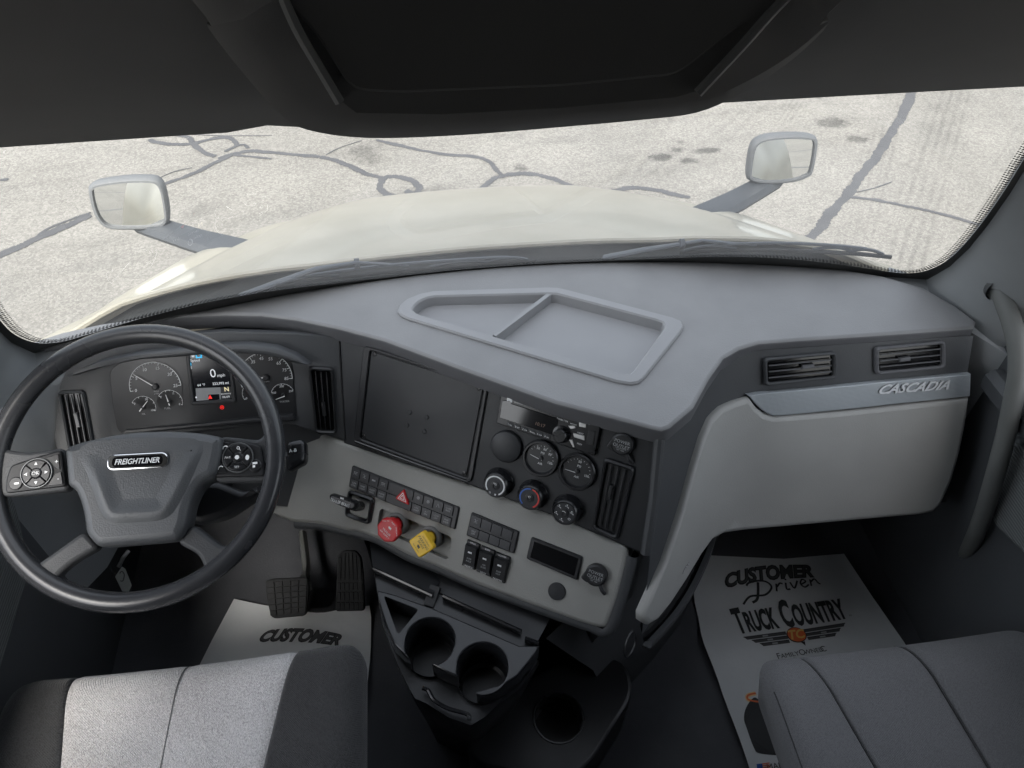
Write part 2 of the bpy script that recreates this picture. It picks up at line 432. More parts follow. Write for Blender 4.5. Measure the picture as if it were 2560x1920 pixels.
def paper_mat():
    m, nt, b = base_mat('paper', .6); L = nt.links.new
    tc = N(nt, 'ShaderNodeTexCoord'); n1 = N(nt, 'ShaderNodeTexNoise', Scale=14., Detail=5.); L(tc.outputs['Object'], n1.inputs['Vector'])
    r = N(nt, 'ShaderNodeValToRGB'); r.color_ramp.elements[0].color = (.62, .64, .65, 1); r.color_ramp.elements[1].color = (.72, .74, .75, 1); L(n1.outputs['Fac'], r.inputs[0]); L(r.outputs[0], b.inputs['Base Color'])
    bp = N(nt, 'ShaderNodeBump', Strength=.35, Distance=.01); L(n1.outputs['Fac'], bp.inputs['Height']); L(bp.outputs[0], b.inputs['Normal'])
paper_mat()
def glass_mat(name, dust, tint):
    """thin pane: clear with a fresnel reflection and a film of road dust that also paints in a veil of haze"""
    m = bpy.data.materials.new(name); m.use_nodes = True; M[name] = m; nt = m.node_tree; nt.nodes.clear(); L = nt.links.new
    o = N(nt, 'ShaderNodeOutputMaterial'); t = N(nt, 'ShaderNodeBsdfTransparent'); t.inputs[0].default_value = (*tint, 1)
    g = N(nt, 'ShaderNodeBsdfGlossy', Roughness=.01); fr = N(nt, 'ShaderNodeFresnel', IOR=1.45)
    mx = N(nt, 'ShaderNodeMixShader'); L(fr.outputs[0], mx.inputs[0]); L(t.outputs[0], mx.inputs[1]); L(g.outputs[0], mx.inputs[2])
    tc = N(nt, 'ShaderNodeTexCoord'); n1 = N(nt, 'ShaderNodeTexNoise', Scale=3., Detail=6., Roughness=.65); L(tc.outputs['Object'], n1.inputs['Vector'])
    r = N(nt, 'ShaderNodeMapRange'); r.inputs['From Min'].default_value = .3; r.inputs['From Max'].default_value = .75; r.inputs['To Min'].default_value = dust*.6; r.inputs['To Max'].default_value = dust*1.5; L(n1.outputs['Fac'], r.inputs['Value'])
    tl = N(nt, 'ShaderNodeBsdfTranslucent'); tl.inputs[0].default_value = (.8, .79, .76, 1)
    m2 = N(nt, 'ShaderNodeMixShader'); L(r.outputs[0], m2.inputs[0]); L(mx.outputs[0], m2.inputs[1]); L(tl.outputs[0], m2.inputs[2]); L(m2.outputs[0], o.inputs[0])
glass_mat('windshield_glass', .055, (.80, .82, .81))  # pale dust film doubles as the veil of glare over the outside view
glass_mat('side_glass', .02, (.97, .98, .98))
# ------------------------------------------------------------------ the ground outside
def ground_mat():
    m, nt, b = base_mat('worn_asphalt', .9, 0, .2); L = nt.links.new
    tc = N(nt, 'ShaderNodeTexCoord'); P = tc.outputs['Object']
    def noise(s, d=3., rgh=.5): n = N(nt, 'ShaderNodeTexNoise', Scale=s, Detail=d, Roughness=rgh); L(P, n.inputs['Vector']); return n.outputs['Fac']
    def rng(x, a, b_, c, d):
        r = N(nt, 'ShaderNodeMapRange'); r.inputs['From Min'].default_value = a; r.inputs['From Max'].default_value = b_; r.inputs['To Min'].default_value = c; r.inputs['To Max'].default_value = d; L(x, r.inputs['Value']); return r.outputs[0]
    def mul(a, b_, op='MULTIPLY'):
        n = N(nt, 'ShaderNodeMath', operation=op)
        for i, x in enumerate((a, b_)):
            if isinstance(x, (int, float)): n.inputs[i].default_value = x
            else: L(x, n.inputs[i])
        return n.outputs[0]
    vo = N(nt, 'ShaderNodeTexVoronoi', Scale=78.); L(P, vo.inputs['Vector'])      # the stones of the aggregate
    sp = N(nt, 'ShaderNodeSeparateColor'); L(vo.outputs['Color'], sp.inputs[0])
    stone = rng(sp.outputs[0], 0, 1, .79, 1.20)
    gap = rng(vo.outputs['Distance'], .25, .75, 1., .88)
    fine = rng(noise(210, 2), .3, .7, .88, 1.12)
    big = rng(noise(.55, 5, .6), .3, .7, .88, 1.10)
    mid = rng(noise(2.7, 4, .6), .3, .7, .93, 1.06)
    v = mul(mul(mul(mul(stone, gap), fine), big), mid)
    # wheel tracks: long faint streaks with the grooves of the tread in them
    sx = N(nt, 'ShaderNodeSeparateXYZ'); L(P, sx.inputs[0])
    def track(x0, y0, x1, y1, half, amt, lines):
        dx, dy = x1-x0, y1-y0; l = math.hypot(dx, dy); nx, ny = dy/l, -dx/l
        a = mul(mul(sx.outputs[0], nx), mul(sx.outputs[1], ny), 'ADD'); a = mul(a, -(x0*nx+y0*ny), 'ADD')
        ab = N(nt, 'ShaderNodeMath', operation='ABSOLUTE'); L(a, ab.inputs[0])
        msk = rng(ab.outputs[0], half*.55, half, 1, 0)
        sn = N(nt, 'ShaderNodeMath', operation='SINE'); L(mul(a, lines), sn.inputs[0])
        g = rng(sn.outputs[0], -.4, .9, .25, 1.)
        return mul(mul(msk, g), mul(rng(noise(1.9, 4), .35, .65, .1, 1.), amt))
    tr = None
    for a in TRACKS:
        k = track(*a); tr = k if tr is None else mul(tr, k, 'ADD')
    # oil spots: each an ellipse with a ragged rim
    st = None; wob = rng(noise(7., 4, .7), .3, .7, -.75, .75)
    for (x, y, rx, ry, amt) in STAINS:
        ex = mul(mul(sx.outputs[0], -x, 'ADD'), 1/rx); ey = mul(mul(sx.outputs[1], -y, 'ADD'), 1/ry)
        d = N(nt, 'ShaderNodeMath', operation='SQRT'); L(mul(mul(ex, ex), mul(ey, ey), 'ADD'), d.inputs[0])
        k = mul(rng(mul(d.outputs[0], wob, 'ADD'), .35, 1.15, 1., 0.), amt); st = k if st is None else mul(st, k, 'MAXIMUM')
    dark = mul(1., mul(tr, st, 'ADD'), 'SUBTRACT')
    v = mul(v, dark)
    c = N(nt, 'ShaderNodeMix', data_type='RGBA', blend_type='MULTIPLY'); c.inputs[0].default_value = 1; c.inputs[6].default_value = (.194, .185, .169, 1); L(v, c.inputs[7])
    L(c.outputs[2], b.inputs['Base Color'])
    bp = N(nt, 'ShaderNodeBump', Strength=.5, Distance=.006); L(mul(gap, fine), bp.inputs['Height']); L(bp.outputs[0], b.inputs['Normal'])
g = lambda u, v: on_z(u, v, 0)[:2]
STAINS = []
for (u, v, ru, rv, amt) in [(1650, 392, 34, 9, .42), (1700, 356, 20, 7, .36), (1770, 378, 32, 7, .40), (1712, 402, 30, 8, .36), (1690, 375, 22, 7, .32),
                            (1306, 423, 22, 10, .34), (2080, 306, 46, 14, .34), (2142, 347, 24, 9, .30), (2050, 246, 12, 5, .3), (918, 380, 46, 24, .24),
                            (1810, 483, 60, 12, .16), (1085, 478, 60, 14, .14), (505, 530, 40, 18, .12), (1400, 350, 40, 12, .12)]:
    c = g(u, v); a = g(u+ru, v); d = g(u, v+rv)
    STAINS.append((c[0], c[1], abs(a[0]-c[0])*1.1, abs(d[1]-c[1])*1.15, min(amt*1.45, .6)))
TRACKS = []
for (p, q, hw, amt, ln) in [((2390, 215), (2260, 640), .20, .16, 95.), ((2240, 215), (2130, 640), .16, .12, 120.), ((2560, 390), (2450, 600), .2, .12, 95.),
                            ((2010, 235), (1860, 460), .12, .12, 150.), ((1900, 250), (1640, 470), .22, .10, 60.), ((1650, 300), (1560, 440), .14, .10, 60.),
                            ((0, 460), (780, 380), .3, .08, 30.), ((300, 640), (900, 540), .35, .08, 25.)]:
    a, c = g(*p), g(*q); TRACKS.append((a[0], a[1], c[0], c[1], hw, amt*1.6, ln))
ground_mat()
plastic('crack_tar', (.055, .055, .058), .7, 120, .3, .15)
gr = MB().add([(-90, -90, 0), (90, -90, 0), (90, 90, 0), (-90, 90, 0)], [(0, 1, 2, 3)]).build('ground', 'worn_asphalt', kind='structure', origin=(0, 0, 0))
def tar(pts, wd, jag=.36):
    """a poured seam of crack sealer, uneven in width, lying on the asphalt"""
    P = cat_rom([tuple(g(*p)) for p in pts], 20); mb = MB(); V = []; n = len(P)
    wob = [random.uniform(-1, 1) for _ in range(2*n+8)]
    big = np.convolve(np.random.RandomState(int(abs(P[0][0])*999)).uniform(-1, 1, 2*n+40), np.ones(7)/3.2, 'same')
    sm = lambda k: .38*wob[k]+.9*big[k+6]
    for i, p in enumerate(P):
        t = P[min(i+1, n-1)]-P[max(i-1, 0)]; t = t/np.linalg.norm(t); q = np.array([-t[1], t[0]])
        e = min(1, (i+.4)/2.5, (n-1-i+.4)/2.5)
        a = wd/2*e*(1+jag*sm(i+1)); b_ = wd/2*e*(1+jag*sm(n+i+3))
        V += [(p[0]+q[0]*a, p[1]+q[1]*a, .004), (p[0], p[1], .0065), (p[0]-q[0]*b_, p[1]-q[1]*b_, .004)]
    F = []
    for i in range(n-1): a = 3*i; F += [(a, a+1, a+4, a+3), (a+1, a+2, a+5, a+4)]
    return mb.add(V, F).build('crack_sealer', 'crack_tar', gr)
for pts, wd in [
    ([(2300, 200), (2285, 225), (2255, 290), (2225, 335), (2190, 395), (2150, 440), (2120, 485), (2080, 530), (2050, 570), (2022, 600)], .085),
    ([(2118, 492), (2190, 502), (2260, 515), (2350, 535), (2445, 562), (2520, 580)], .042),
    ([(1195, 480), (1215, 462), (1240, 445), (1280, 437), (1330, 436), (1380, 447), (1440, 470), (1480, 475), (1530, 477), (1580, 470), (1640, 476), (1690, 488), (1726, 495)], .055),
    ([(940, 350), (1000, 365), (1060, 378), (1120, 388), (1190, 393), (1225, 407), (1240, 425), (1256, 440)], .042),
    ([(1012, 478), (1040, 485), (1048, 468), (1025, 450), (985, 442), (960, 448), (950, 468), (965, 485), (1000, 495), (1030, 502)], .06),
    ([(960, 447), (920, 437), (880, 418), (840, 402), (800, 393)], .055),
    ([(800, 393), (740, 388), (680, 382), (625, 379), (585, 386), (545, 398)], .05),
    ([(680, 398), (630, 393), (580, 388)], .03),
    ([(585, 386), (530, 412), (470, 440), (400, 466), (340, 495)], .05),
    ([(228, 538), (180, 560), (110, 590), (50, 618), (-40, 655)], .075),
    ([(228, 532), (190, 545), (130, 568), (95, 590)], .025),
    ([(372, 350), (400, 358), (440, 362), (480, 360), (520, 350), (565, 344), (588, 355), (592, 368)], .05),
    ([(372, 334), (430, 336), (470, 345), (485, 362), (510, 382), (540, 392)], .05),
    ([(620, 372), (605, 362), (560, 380)], .035), ([(480, 337), (560, 340), (680, 340)], .012), ([(905, 352), (850, 370), (815, 388)], .012),
    ([(0, 452), (22, 449)], .04), ([(380, 455), (430, 432), (480, 420)], .012), ([(2180, 226), (2210, 218), (2262, 222)], .02), ([(2230, 455), (2190, 470), (2140, 482)], .015)]:
    tar(pts, wd*.84)

# cracks seen only in the hood mirrors, beside and behind the cab
def crack_world(pts, wd):
    P = cat_rom(pts, 8); V = []; n = len(P)
    for i, p in enumerate(P):
        t = P[min(i+1, n-1)]-P[max(i-1, 0)]; t = t/np.linalg.norm(t); q = np.array([-t[1], t[0]])*wd/2*(1+random.uniform(-.3, .3))
        V += [(*(p+q), .004), (*(p-q), .004)]
    MB().add(V, [(2*i, 2*i+2, 2*i+3, 2*i+1) for i in range(n-1)]).build('crack_sealer', 'crack_tar', gr)
for s in (-1, 1):
    crack_world([(s*1.4, -1), (s*2.2, -1.6), (s*3.2, -1.2), (s*4.5, -2.2)], .15); crack_world([(s*2.0, 1), (s*2.6, -.6), (s*2.3, -2.5), (s*3.1, -5)], .15)
    crack_world([(s*1.5, -4), (s*3., -4.6), (s*5., -3.6), (s*7., -5)], .15); crack_world([(s*3.2, .5), (s*3.6, -1.), (s*4.6, -1.4)], .15); crack_world([(s*1.3, -7), (s*4, -8), (s*8, -7)], .15)

# ------------------------------------------------------------------ truck hood, hood mirrors, wipers
OUT = [(1.03, 1.20), (.97, 1.315), (.89, 1.46), (.855, 1.565), (.815, 1.66), (.765, 1.78), (.68, 1.88), (.60, 1.985), (.50, 2.055), (.36, 2.115), (.2, 2.15), (0, 2.16)]
OC = np.array([0, 1.1])
_oa = [math.atan2(y-OC[1], x) for x, y in OUT]; _or = [math.hypot(x, y-OC[1]) for x, y in OUT]
def hood_z(x, y):
    ax = abs(x); th = math.atan2(y-OC[1], ax); R = np.interp(th, _oa, _or); rho = math.hypot(ax, y-OC[1])/R
    z = 1.85-.30*(y-1.4)
    z += .095*(1-rho**3.) if rho <= 1 else -.285*(rho-1)-5.*(rho-1)**2
    # raised centre with a crisp shoulder running forward
    xs = .44+(.75-.44)*(2.03-y)/.53; d = ax-xs
    z += .020/(1+math.exp(d/.012))*min(1, max(0, (rho-.5)*4)) - .012*math.exp(-((d-.07)/.05)**2)*min(1, max(0, (rho-.55)*4))
    return z
REAR = [(0, 1.445), (.28, 1.437), (.476, 1.424), (.6, 1.404), (.72, 1.380), (.79, 1.365), (.93, 1.285), (1.0, 1.20)]
hood = thing('truck_hood', 'cream white truck hood sloping away beyond the windshield', 'hood', (0, 1.8, 0))
mb = MB(); rows = []; NT, NR = 72, 46
for i in range(NT+1):
    th = math.pi*(.035+.93*i/NT); c, s_ = math.cos(th), math.sin(th); R = np.interp(math.atan2(s_, abs(c)), _oa, _or)
    a = .05
    while a < 1.2:                                   # walk out to the rear edge
        x, y = a*c, OC[1]+a*s_
        if y > np.interp(abs(x), [p[0] for p in REAR], [p[1] for p in REAR]): break
        a += .002
    row = []
    for j in range(NR+1):
        t = j/NR; rho = a/R+(1.30-a/R)*t if a < R*1.2 else a/R+.1*t
        x, y = rho*R*c, OC[1]+rho*R*s_; row.append((x, y, hood_z(x, y)))
    row.append((row[-1][0]*1.03, OC[1]+(row[-1][1]-OC[1])*1.03, .55)); rows.append(row)
mb.loft(rows, 0, closed=False)
mb.v = mb.v; mb.f = [f[::-1] for f in mb.f]
mb.build('hood_skin', 'hood_paint', hood, smooth=60)
lip = MB(); edge = [np.array(r[0]) for r in rows]
lip.tube([p+np.array([0, .004, .002]) for p in edge], .008, 8); lip.build('rear_lip', 'hood_paint', hood)
for s in (-1, 1):                                   # cab side skins that the mirrors show
    q = MB(); q.slab(Plane((s*.978, 0, 0), (0, s, 0), (s, 0, 0)), round_poly([(s*1.2, .7), (s*1.2, 1.66), (s*1.02, 1.88), (s*.90, 2.0), (s*-2.2, 2.02), (s*-2.2, .7)], .05), 0, .03, .01)
    q.slab(Plane((s*.978, 0, 0), (0, s, 0), (s, 0, 0)), [(s*-.55, 2.02), (s*-2.2, 2.02), (s*-2.2, 3.6), (s*-.55, 3.6)], 0, .03, .01)
    tag(q.build('cab_side_panel', 'hood_paint'), 'white painted outer cab panel on the %s side, shown only in the hood mirror' % ('driver' if s < 0 else 'passenger'), 'cab panel')
for s, side in ((-1, 'left'), (1, 'right')):
    root = thing('hood_mirror', 'grey convex hood mirror on the driver side, left of the hood' if s < 0 else 'grey convex hood mirror on the passenger side, right of the hood', 'mirror', (s*.95, 1.95, 1.6), 'mirrors on the hood')
    # face plane: looks back at the cab and slightly in and up
    n = unit((-s*(.015 if s < 0 else .075), -1, .155)); ax = unit(np.cross((0, 0, 1), n)); ctr = np.array([-.966, 1.98, 1.773]) if s < 0 else np.array([.953, 1.98, 1.781])
    F = Plane(ctr, ax, n)
    # the outline seen from the cab, measured on that plane
    px = [(222, 480), (228, 466), (245, 458), (310, 449), (370, 448), (395, 455), (410, 480), (420, 540), (414, 562), (395, 570), (350, 574), (280, 573), (250, 558), (232, 525)] if s < 0 else \
         [(1871, 440), (1878, 385), (1890, 358), (1920, 344), (1980, 339), (2030, 342), (2042, 352), (2043, 372), (2032, 430), (2018, 444), (1985, 455), (1930, 460), (1895, 458), (1878, 452)]
    ol = ccw(cat_rom([F.st(*p) for p in px], 3, True))
    q = MB(); R = []
    for k, (ins, h) in enumerate([(.004, .004), (0, 0), (-.004, -.012), (.0, -.035), (.02, -.06), (.045, -.075)]):
        R.append([F.pos(a, b, h) for a, b in inset(ol, ins)])
    q.loft(R[::-1], 0); q.cap(F, inset(ol, .045), -.075, 0, flip=True)
    q.loft([[F.pos(a, b, .004) for a, b in inset(ol, .004)], [F.pos(a, b, .004) for a, b in inset(ol, .009)], [F.pos(a, b, -.004) for a, b in inset(ol, .010)]], 0)
    q.build('housing', 'mirror_shell', root)
    c0 = np.mean(ol, axis=0); gp = inset(ol, .010)
    q = MB(); q.cap(F, gp, lambda a, b: -.001-.35*((a-c0[0])**2+(b-c0[1])**2), 0, grid=.012); q.build('mirror_glass', 'mirror_glass', root, smooth=80)
    # arm: a broad flat stalk from the fender out to the housing
    a0, a1 = np.array([s*.66, 1.80, 1.725]), np.array([s*.925, 1.995, 1.690])
    q = MB(); d = unit(a1-a0); side_v = unit(np.cross(d, (0, 0, 1)))*s
    path = [a0-d*.06, a0, (a0+a1)/2+np.array([0, 0, -.004]), a1, a1+d*.05]
    wds = [.052, .050, .043, .038, .034]; R = []
    for p, wd in zip(path, wds):
        R.append([p+side_v*x+np.array([0, 0, z]) for x, z in [(-wd, -.006), (-wd*.8, .012), (wd*.7, .016), (wd, .0), (wd*.8, -.018), (-wd*.8, -.016)]])
    q.loft(R, 0); q.add(R[-1], [tuple(range(6))]); q.add(R[0], [tuple(range(6))])
    q.build('mirror_arm', 'arm_plastic', root, smooth=50)

# ------------------------------------------------------------------ windshield
class Screen:
    """curved glass: x across, t from 0 at the cowl to 1 at the header"""
    def __init__(s, off=0.): s.off = off
    def pos(s, x, t, h=0.):
        h = h+s.off; b = np.array([x, 1.315-.155*(x/.89)**2, 1.955]); k = np.array([x*.90, .80-.05*(x/.89)**2, 2.66])
        p = b+(k-b)*t
        if h: p = p+h*unit(np.array([0, -(k-b)[2], (k-b)[1]]))
        return p
    def st(s, u, v):
        q = np.array([(u-1280)/1300*.8, .15])
        for _ in range(40):
            r = proj(s.pos(*q))-np.array([u, v]); e = 1e-4
            J = np.array([(proj(s.pos(q[0]+e, q[1]))-np.array([u, v])-r)/e, (proj(s.pos(q[0], q[1]+e))-np.array([u, v])-r)/e]).T
            q = q+np.clip(np.linalg.solve(J, -r), -.1, .1)
        return (float(q[0]), float(q[1]))
SC = Screen(); SW1 = Screen(-.022); SW2 = Screen(-.036)
ws = thing('windshield', 'wide dusty windshield with a painted-in haze veil and a dotted black border along its lower edge', 'windshield', (0, 1.25, 1.95))
q = MB(); nx = 40; R = []
for j in range(9): R.append([SC.pos(-1.0+2.0*i/nx, -.03+1.06*j/8) for i in range(nx+1)])
q.loft(R, 0, closed=False).build('glass', 'windshield_glass', ws, smooth=80)
# ceramic border: upper edge of the black band, one half, as (across, up the glass)
half = [(.093, .088), (.22, .090), (.335, .102), (.461, .124), (.581, .128), (.704, .113), (.787, .096), (.834, .094), (.864, .124), (.875, .197), (.866, .30), (.846, .42), (.82, .54), (.79, .655), (.767, .741), (.72, .90)]
frs = cat_rom([(-x, t) for x, t in half[::-1]]+[(0, .087)]+half, 5)
q = MB(); V = []; nf = len(frs)
for i, p in enumerate(frs):
    d = (frs[min(i+1, nf-1)]-frs[max(i-1, 0)])*np.array([1, .87]); d = d/np.linalg.norm(d); o_ = np.array([d[1], -d[0]])
    side = min(1, max(0, (abs(p[0])-.80)/.05)); wd = .11*(1-side)+.06*side
    e = p+o_*wd/np.array([1, .87])
    V += [SC.pos(p[0], p[1], .003), SC.pos(e[0], e[1], .003)]
q.add(V, [(2*i, 2*i+2, 2*i+3, 2*i+1) for i in range(nf-1)]).build('border', 'frit', ws)
q = MB(); acc = 0; L0 = frs[0]
dots = []; tot = 0; F3 = [SC.pos(p[0], p[1], .003) for p in frs]
cum = [0]
for a, b in zip(F3, F3[1:]): cum.append(cum[-1]+np.linalg.norm(b-a))
for row, (off, sz) in enumerate([(.0045, .0032), (.0100, .0026), (.0152, .0019)]):
    n = int(cum[-1]/.0072)
    for i in range(n):
        sdist = (i+.5*(row % 2))*.0072; k = min(max(np.searchsorted(cum, sdist)-1, 0), nf-2); t = (sdist-cum[k])/(cum[k+1]-cum[k]+1e-9)
        p = frs[k]*(1-t)+frs[k+1]*t; d = (frs[k+1]-frs[k])*np.array([1, .87]); d = d/np.linalg.norm(d); inw = np.array([-d[1], d[0]])
        c = p+inw*off/np.array([1, .87])
        q.add([SC.pos(c[0]+sz*math.cos(a_), c[1]+sz*math.sin(a_)/.87, .003) for a_ in [i_*math.pi/3 for i_ in range(6)]], [tuple(range(6))])
q.build('border_dots', 'frit', ws, kind='stuff')

def wiper(name, lab, arm_px, blade_px, clip_px, zc):
    root = thing(name, lab, 'wiper', on_z(*arm_px[0], zc), 'wipers parked at the foot of the windshield')
    pt = lambda p, S_=SW1: S_.pos(*S_.st(*p))
    A = [pt(p, SW2) for p in arm_px]
    q = MB(); q.tube(A, [.010, .009, .0065, .005, .0045, .0045][:len(A)], 8, flat=.6); q.build('wiper_arm', 'wiper', root)
    B = [pt(p) for p in blade_px]
    q = MB(); q.tube(B, .0042, 6); q.build('rubber_blade', 'rubber', root)
    B2 = cat_rom(B, 6); n = len(B2)
    q = MB()
    q.tube([B2[i]+np.array([0, .004, .007+.008*math.sin(math.pi*i/(n-1))]) for i in range(int(n*.18), int(n*.86))], .0042, 6, flat=.7); q.build('bridge', 'wiper', root)
    for a_, b_ in ((.05, .30), (.55, .78), (.74, .96)):
        q = MB(); i0, i1 = int(n*a_), int(n*b_)
        q.tube([B2[i]+np.array([0, .002, .003+.008*math.sin(math.pi*(i-i0)/max(i1-i0-1, 1))]) for i in range(i0, i1)], .0034, 6); q.build('claw', 'wiper', root)
    c = pt(clip_px, SW2); q = MB(); q.box(Plane(c, (1, 0, 0), (0, -.5, .8)), 0, 0, .010, .018, -.008, .006, .002); q.build('clip', 'wiper', root)
wiper('wiper', 'left wiper of the pair, its blade ending at mid windshield', [(600, 742), (690, 708), (790, 672), (890, 656), (960, 660), (1020, 664)], [(690, 716), (800, 699), (950, 682), (1100, 669), (1250, 657), (1340, 652)], (892, 658), 1.97)
wiper('wiper', 'right wiper of the pair, its blade reaching the passenger corner', [(1510, 645), (1600, 627), (1690, 612), (1755, 601), (1830, 608), (1890, 613)], [(1700, 632), (1800, 626), (1930, 625), (2050, 629), (2150, 635), (2228, 643)], (1706, 608), 1.97)
q = MB(); R = []                                    # black cowl between glass and hood
for x in np.linspace(-.925, .925, 41):
    yb = 1.315-.155*(x/.89)**2+.0; yr = np.interp(abs(x), [p[0] for p in REAR], [p[1] for p in REAR])+.03
    zr = hood_z(x, yr)-.014; zb = min(1.945, zr+.045); R.append([(x, yb-.01, zb), (x, (yb+yr)/2, (zb+zr)/2-.012), (x, yr, zr)])
q.loft(R, 0, closed=False); q.f = [f[::-1] for f in q.f]
tag(q.build('cowl', 'cowl'), 'black plastic cowl strip between the hood and the windshield', 'cowl')

# ------------------------------------------------------------------ cab shell
FLOOR = 1.237
q = MB(); q.box(ZUP(FLOOR), 0, .1, 2.04, 2.5, -.06, 0); q.build('cab_floor', 'floor_vinyl', kind='structure')
q = MB(); q.box(Plane((0, 1.36, 0), (1, 0, 0), (0, -1, 0)), 0, 1.50, 1.80, .60, 0, .04); q.build('firewall', 'black', kind='structure')
# doors: lower panel, belt ledge, glass
def door(s):
    lab = 'closed driver door with ribbed panel at the far left' if s < 0 else 'closed passenger door with woven panel and arm ledge at the far right'
    root = thing('cab_door', lab, 'door', (s*.96, .4, FLOOR), 'doors of the cab')
    S = Plane((s*.955, 0, 0), (0, -s, 0), (-s, 0, 0))
    T = lambda y: -s*y
    q = MB(); q.slab(S, [(T(1.32), FLOOR-.02), (T(-.9), FLOOR-.02), (T(-.9), 2.0), (T(.95), 2.0), (T(1.12), 1.90), (T(1.32), 1.70)], -.02, 0, 0); q.build('inner_skin', 'door_dark', root)
    if s < 0:
        poly = [(.98, 1.95), (.93, 1.80), (.86, 1.70), (.62, 1.685), (.3, 1.69), (.0, 1.70), (.0, 1.93), (.5, 1.97)]
    else:
        poly = [tuple(on_x(u, v, .935)[1:]) for u, v in [(2500, 1072), (2560, 1120), (2640, 1180), (2640, 1460), (2560, 1388), (2472, 1302), (2478, 1210)]]
    q = MB(); q.slab(S, round_poly([(T(y), z) for y, z in poly], .03), 0, .02, .008); q.build('ribbed_panel', 'ribbed', root)
    q = MB(); q.sweep([(s*.955, .80, 1.98), (s*.935, .70, 1.975), (s*.925, .4, 1.97), (s*.925, -.9, 1.97)], [(-.03, -.04), (.03, -.04), (.032, .0), (.01, .022), (-.03, .024)], (0, 0, 1)); q.build('belt_ledge', 'door_dark', root)
    if s > 0:
        q = MB(); A_ = [on_x(2490, 935, .945), on_x(2530, 985, .94), on_x(2570, 1030, .94), on_x(2660, 1120, .94)]; q.sweep(A_, [(-.02, -.03), (.02, -.03), (.022, .0), (.008, .012), (-.02, .012)], (0, 0, 1)); q.build('pull_ledge', 'door_dark', root)
    q = MB(); q.slab(Plane((s*.975, 0, 0), (0, -s, 0), (-s, 0, 0)), [(T(1.16), 1.98), (T(-.05), 1.98), (T(-.05), 2.62), (T(.80), 2.62)], 0, .004); q.build('window_glass', 'side_glass', root)
    q = MB()
    q.slab(S, [(T(-.05), 1.98), (T(-.9), 1.98), (T(-.9), 2.66), (T(-.05), 2.66)], -.02, 0)
    q.slab(S, [(T(.95), 2.60), (T(-.9), 2.60), (T(-.9), 2.72), (T(.84), 2.72)], -.018, .006); q.build('window_frame', 'pillar', root)
door(-1); door(1)
# roof: the raised ceiling over the seats and the cab's rear end
q = MB()
for s in (-1, 1): q.slab(Plane((s*.955, 0, 0), (0, -s, 0), (-s, 0, 0)), [(-s*.80, 2.715), (s*1.0, 2.715), (s*1.0, 3.55), (-s*.35, 3.55)], -.02, -.004)
q.box(ZUP(3.5), 0, -.15, 2.0, 1.8, 0, .04); q.build('headliner', 'header', kind='structure')

# sleeper behind the seats closes the cab
plastic('sleeper_trim', (.42, .42, .42), .8, 500, .2)
q = MB(); q.box(Plane((0, -2.2, 2.4), (1, 0, 0), (0, 1, 0)), 0, 0, 2.1, 2.4, -.03, 0); q.build('sleeper_back_wall', 'sleeper_trim', kind='structure')
for s in (-1, 1):
    q = MB(); q.slab(Plane((s*1.0, 0, 0), (0, -s, 0), (-s, 0, 0)), [(s*.85, 1.2), (s*2.2, 1.2), (s*2.2, 3.55), (s*.85, 3.55)], -.02, 0); q.build('sleeper_side_wall', 'sleeper_trim', kind='structure')
q = MB(); q.box(ZUP(3.5), 0, -1.65, 2.0, 1.2, 0, .04); q.build('sleeper_ceiling', 'sleeper_trim', kind='structure')
q = MB(); q.box(ZUP(1.237), 0, -1.7, 2.0, 1.0, 0, .45, .03); q.build('bunk_base', 'sleeper_trim', kind='structure')

# A-pillars
def pillar(s):
    root = thing('windshield_pillar', 'grey padded pillar trim at the %s edge of the windshield' % ('left' if s < 0 else 'right'), 'pillar', (s*.92, 1.1, 1.95), 'pillars beside the windshield')
    if s > 0: edge = [(2200, 700), (2262, 702), (2320, 694), (2375, 662), (2425, 615), (2475, 552), (2525, 480), (2575, 400), (2640, 290), (2720, 140)]
    A = [SC.pos(*SC.st(*p), .006) for p in (edge if s > 0 else [])]
    if s < 0: A = [p*np.array([-1, 1, 1]) for p in PILL]
    else: PILL.extend(list(A))
    A = A+[np.array([s*.66, .755, 2.72])]
    R = []
    n = len(A)
    for i, a in enumerate(A):
        t = i/(n-1); lowx, lowy = .955, None
        b = np.array([s*(.965), a[1]-.10-.06*min(t*3, 1)-(.03 if i < 3 else 0), a[2]-.015-(.06*(1-t))])
        m1 = a+(b-a)*.12+np.array([-s*.012, -.012, .004]); m2 = a+(b-a)*.5+np.array([-s*.018, -.018, 0]); m3 = a+(b-a)*.85+np.array([-s*.008, -.02, 0])
        R.append([a+np.array([0, .02, 0]), a, m1, m2, m3, b, b+np.array([0, .05, 0])])
    q = MB(); q.loft(R, 0, closed=False)
    if s > 0: q.f = [f[::-1] for f in q.f]
    q.build('trim', 'pillar', root, smooth=60)
    q = MB(); base = [(s*.80, 1.15, 1.99), (s*.853, 1.105, 1.99), (s*.890, 1.04, 1.985), (s*.906, .99, 1.98), (s*.96, .93, 1.965)]
    q.loft([[np.array(p)+np.array([0, 0, z])+np.array([s*.02, .03, 0])*(1 if z > 0 else 0) for p in base] for z in (.012, 0, -.5)], 0, closed=False); q.build('foot', 'pillar', root, smooth=60)
    return root
PILL = []
prt = pillar(1); pillar(-1)

